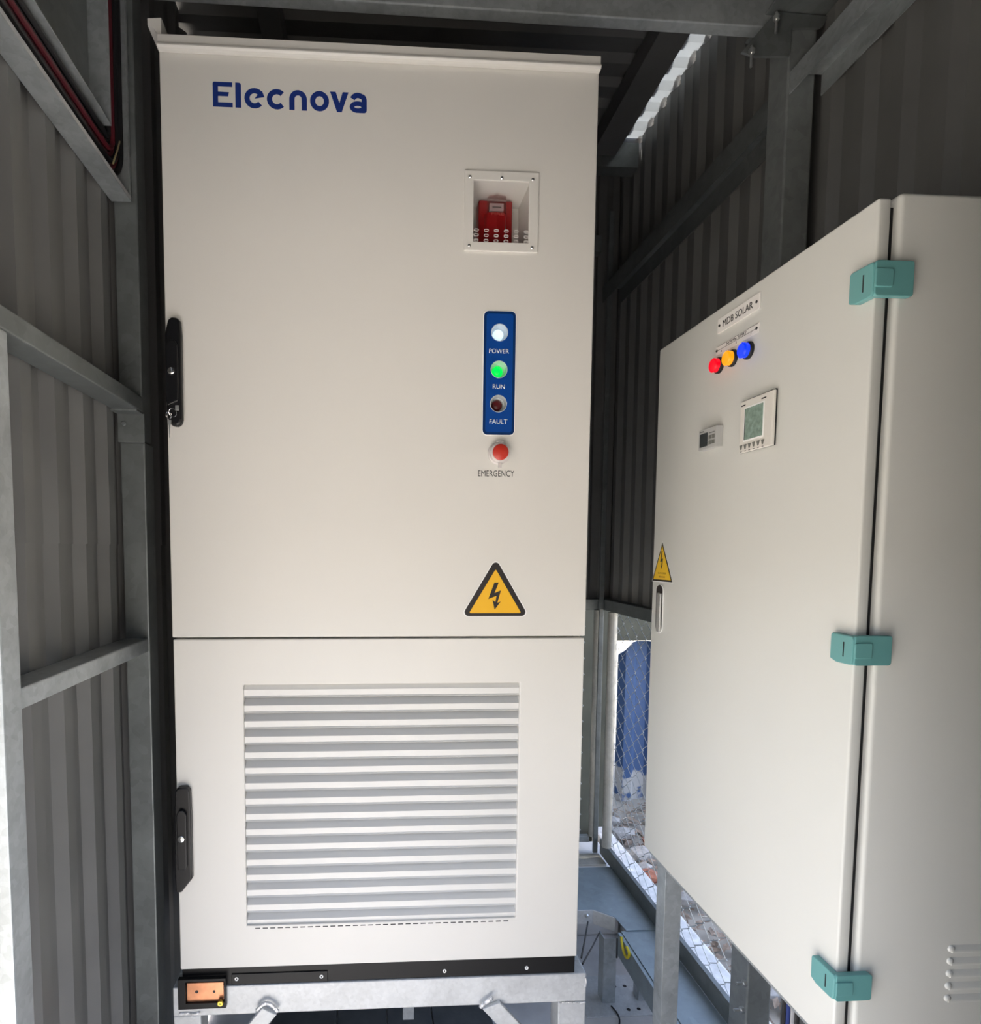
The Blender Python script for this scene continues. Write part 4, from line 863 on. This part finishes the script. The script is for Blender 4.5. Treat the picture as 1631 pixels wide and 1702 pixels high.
bm = bmesh.new(); t_ = 0.005; prism(bm, [(1.03, e1.y-t_), (e1.x, e1.y-t_), (e2.x, e2.y-t_), (e2.x, e2.y), (e1.x, e1.y), (1.03, e1.y)], (0, 0, du_z), X, Y, Z, -0.052, 0.003); cr = obj('cross_rail', bm, 'galv_light', ct)
p = PY(975, 1521, y_s-t_); bm = bmesh.new(); lathe(bm, [(0.008, 0), (0.008, 0.006), (0.004, 0.012)], (p.x, y_s-t_, p.z), -Y, 8); obj('bolt', bm, 'nickel', ct)
for u, v in ((1012, 1668), (1072, 1664)):
    p = PZ(u, v, FL+0.004)
    bm = bmesh.new(); wd, t_ = 0.05, 0.004; prism(bm, [(-0.025, 0), (0.025, 0), (0.025, t_), (-0.021, t_), (-0.021, wd), (-0.025, wd)], (p.x, p.y, 0), X, Y, Z, FL+0.0062, du_z-0.0035 if u > 1050 else du_z-0.053); obj('leg', bm, 'galv', ct)
pl = PZ(1045, 1665, FL); 
fpx = thing('floor_plate', (pl.x, pl.y, FL), 'drilled steel plate lying on the concrete floor under the duct', 'plate')
pa, pb = PZ(985, 1690, FL+0.006), PZ(1085, 1636, FL+0.006)
bxo('plate_body', (pa.x-0.02, pa.y, FL+0.0003), (pb.x+0.05, pb.y+0.06, FL+0.006), 'galv_light', fpx, 0.001)
for u, v in ((1021.5, 1639.5), (1038.5, 1639), (1045, 1678), (1062, 1677)):
    p = PZ(u, v, FL+0.006); bm = bmesh.new(); lathe(bm, [(0.0075, -0.0005), (0.0075, 0.0004)], p, Z, 12); obj('bolt_hole', bm, 'sign_black', fpx)
# thin black wires and yellow strap at the duct end
for (u0, v0), (u1, v1), lb in (((977.5, 1532), (966.5, 1592), 'taut black wire from the duct bracket to the black plinth'), ((997, 1549), (968.5, 1602), 'thin slanting black wire tied to the duct leg')):
    a = PY(u0, v0, y_s-0.012); b = PY(u1, v1, 0.06); b.x = max(b.x, 1.003)
    bm = bmesh.new(); tube(bm, [a, a.lerp(b, 0.5)-Z*0.004, b], 0.0026, 6); obj('wire', bm, 'rubber', sm=True, label=lb, cat='wire')
a = [PZ(1016, 1672, FL+0.012), PZ(1026, 1684, FL+0.010), PZ(1030, 1695, FL+0.010), PZ(1029, 1708, FL+0.010)]; bm = bmesh.new(); tube(bm, smooth(a, 5), 0.003, 6); obj('wire', bm, 'rubber', sm=True, label='short black wire curling over the drilled floor plate', cat='wire')
yk = PX(1040, 1570, dx0-0.016)
a = [PX(1033, 1557, dx0-0.018), PX(1034, 1568, dx0-0.02), PX(1038, 1585, dx0-0.022), PX(1043, 1592, dx0-0.022), PX(1046, 1585, dx0-0.02), PX(1042, 1574, dx0-0.018)]
bm = bmesh.new(); tube(bm, smooth(a, 6), 0.005, 8); obj('strap', bm, 'hook', sm=True, label='yellow strap loop hanging from the edge of the duct', cat='strap')
a = PX(1026, 1560, dx0-0.03); b = PX(1025.5, 1592, dx0-0.03); bm = bmesh.new(); tube(bm, [a, b], 0.003, 6); obj('wire', bm, 'rubber', sm=True, label='short straight black wire hanging under the duct', cat='wire')

# ================================================================== OUTSIDE
bm = bmesh.new(); box(bm, (1.665, -3.0, FL-0.059), (1.75, YB+0.345, 0.10), 0.012, 2); obj('kerb', bm, 'kerb', label='long pale concrete kerb outside the fence', cat='kerb')
bm = bmesh.new(); box(bm, (1.6605, -3.0, -0.15), (1.6645, 1.45, 0.07)); box(bm, (1.61, YC+0.1, FL+0.001), (1.6600, 1.45, 0.07)); obj('kerb_bed', bm, 'kerb', kind='structure')
# blue corrugated hoarding with sloping top, dark slab over it
YW = 2.35
bw0 = PY(1029, 1100, YW); btop = [PY(1031, 1091, YW), PY(1054, 1067, YW)]
poly = trap(bw0.x-0.05, 4.2, 0.19, 0.035, 0.03)
bm = bmesh.new()
top = lambda s: min(btop[1].z, btop[0].z+(s-btop[0].x)*(btop[1].z-btop[0].z)/(btop[1].x-btop[0].x)) if s < btop[1].x else btop[1].z
Vf = []
pp = sorted(set([(round(s, 4), d) for s, d in poly]+[(round(btop[1].x, 4), 0.0)]))
for s, d in pp: Vf.append([bm.verts.new((s, YW+d, -0.059)), bm.verts.new((s, YW+d, top(s))), bm.verts.new((s, YW+d+0.01, -0.059)), bm.verts.new((s, YW+d+0.01, top(s)))])
for a, b in zip(Vf, Vf[1:]):
    bm.faces.new((a[0], b[0], b[1], a[1])); bm.faces.new((b[2], a[2], a[3], b[3])); bm.faces.new((a[1], b[1], b[3], a[3])); bm.faces.new((a[0], a[2], b[2], b[0]))
bm.faces.new((Vf[0][0], Vf[0][1], Vf[0][3], Vf[0][2])); bm.faces.new((Vf[-1][0], Vf[-1][2], Vf[-1][3], Vf[-1][1]))
obj('hoarding', bm, 'bluewall', label='faded blue sheet metal hoarding standing outside beyond the fence', cat='hoarding')
zs_ = PY(1060, 1064, YW-0.1).z
bm = bmesh.new(); box(bm, (1.766, YW-0.12, zs_), (4.2, YW-0.02, zs_+0.5)); obj('dark_band', bm, 'olive', label='dark olive concrete band above the blue hoarding', cat='wall')
bm = bmesh.new(); box(bm, (-1.5, YB+0.35, FL-0.06), (1.762, YB+2.4, 4.6)); obj('rear_building', bm, 'olive', label='dark olive wall standing behind the rear fence', cat='wall')  # raised out of view to shade the hoarding and ground beyond the fence
# litter, stones, twigs
def rock(bm, c, s, sd):
    rnd = random.Random(sd); r = bmesh.ops.create_icosphere(bm, subdivisions=1, radius=1, matrix=Matrix.Translation(c))
    for v in r['verts']:
        q = v.co-Vector(c); v.co = Vector(c)+Vector((q.x*s[0], q.y*s[1], q.z*s[2]))*rnd.uniform(0.7, 1.15)
for i in range(16):
    rnd = random.Random(50+i); x_ = rnd.uniform(1.78, 2.05); y_ = 0.15+i*0.13+rnd.uniform(-.04, .04)
    br = i in (7, 9, 12); bm = bmesh.new(); s = rnd.uniform(0.03, 0.065); rock(bm, (x_, y_, s*0.3-0.03), (s*1.4, s, s*0.7), i)
    obj('brick_chunk' if br else 'stone', bm, 'brick' if br else 'stone', label='broken red brick lump among the litter outside the kerb' if br else 'pale stone lying in the litter outside the kerb', cat='rubble', group='brick rubble outside the kerb' if br else 'stones outside the kerb')
bm = bmesh.new()
for i in range(1500):
    x_ = random.uniform(1.80, 2.7); y_ = random.uniform(-0.4, 2.25); a = random.uniform(0, 6.3); s = random.uniform(0.012, 0.04); tz = random.uniform(-0.4, 0.4)
    d = Vector((math.cos(a), math.sin(a), tz)); e = Vector((-math.sin(a), math.cos(a), random.uniform(-.4, .4))); c = Vector((x_, y_, -0.055+random.uniform(0.0, 0.05)))
    v = [bm.verts.new(c+d*s), bm.verts.new(c+e*s*0.5+Z*0.004), bm.verts.new(c-d*s), bm.verts.new(c-e*s*0.5+Z*0.004)]; bm.faces.new(v)
ll_ = obj('leaf_litter', bm, 'litter', label='dry brown leaf litter on the ground outside the kerb', cat='litter', kind='stuff', fix=False)
bm = bmesh.new()
for i in range(150):
    x_ = random.uniform(1.97, 2.4); y_ = random.uniform(-0.3, 2.1); a = random.uniform(0, 6.3); L = random.uniform(0.05, 0.2)
    d = Vector((math.cos(a), math.sin(a), random.uniform(-.15, .5))); c = Vector((x_, y_, random.uniform(-0.04, 0.04))); tube(bm, [c, c+d*L*0.5+Z*0.01, c+d*L], random.uniform(0.0012, 0.003), 4)
obj('twigs', bm, 'twig', ll_, kind='stuff', fix=False)
print('slats', nsl, 'YP', YP, 'tye', tye, tyi, 'tz', tz0, tz1, 'rail', rz, rt, 'xs0', xs0, 'YC', YC, 'seam', seam, 'dx0', dx0, 'y_s', y_s, 'fl', fl.y, 'YN', YN, 'zct', zct, 'lt', lt, ztop)
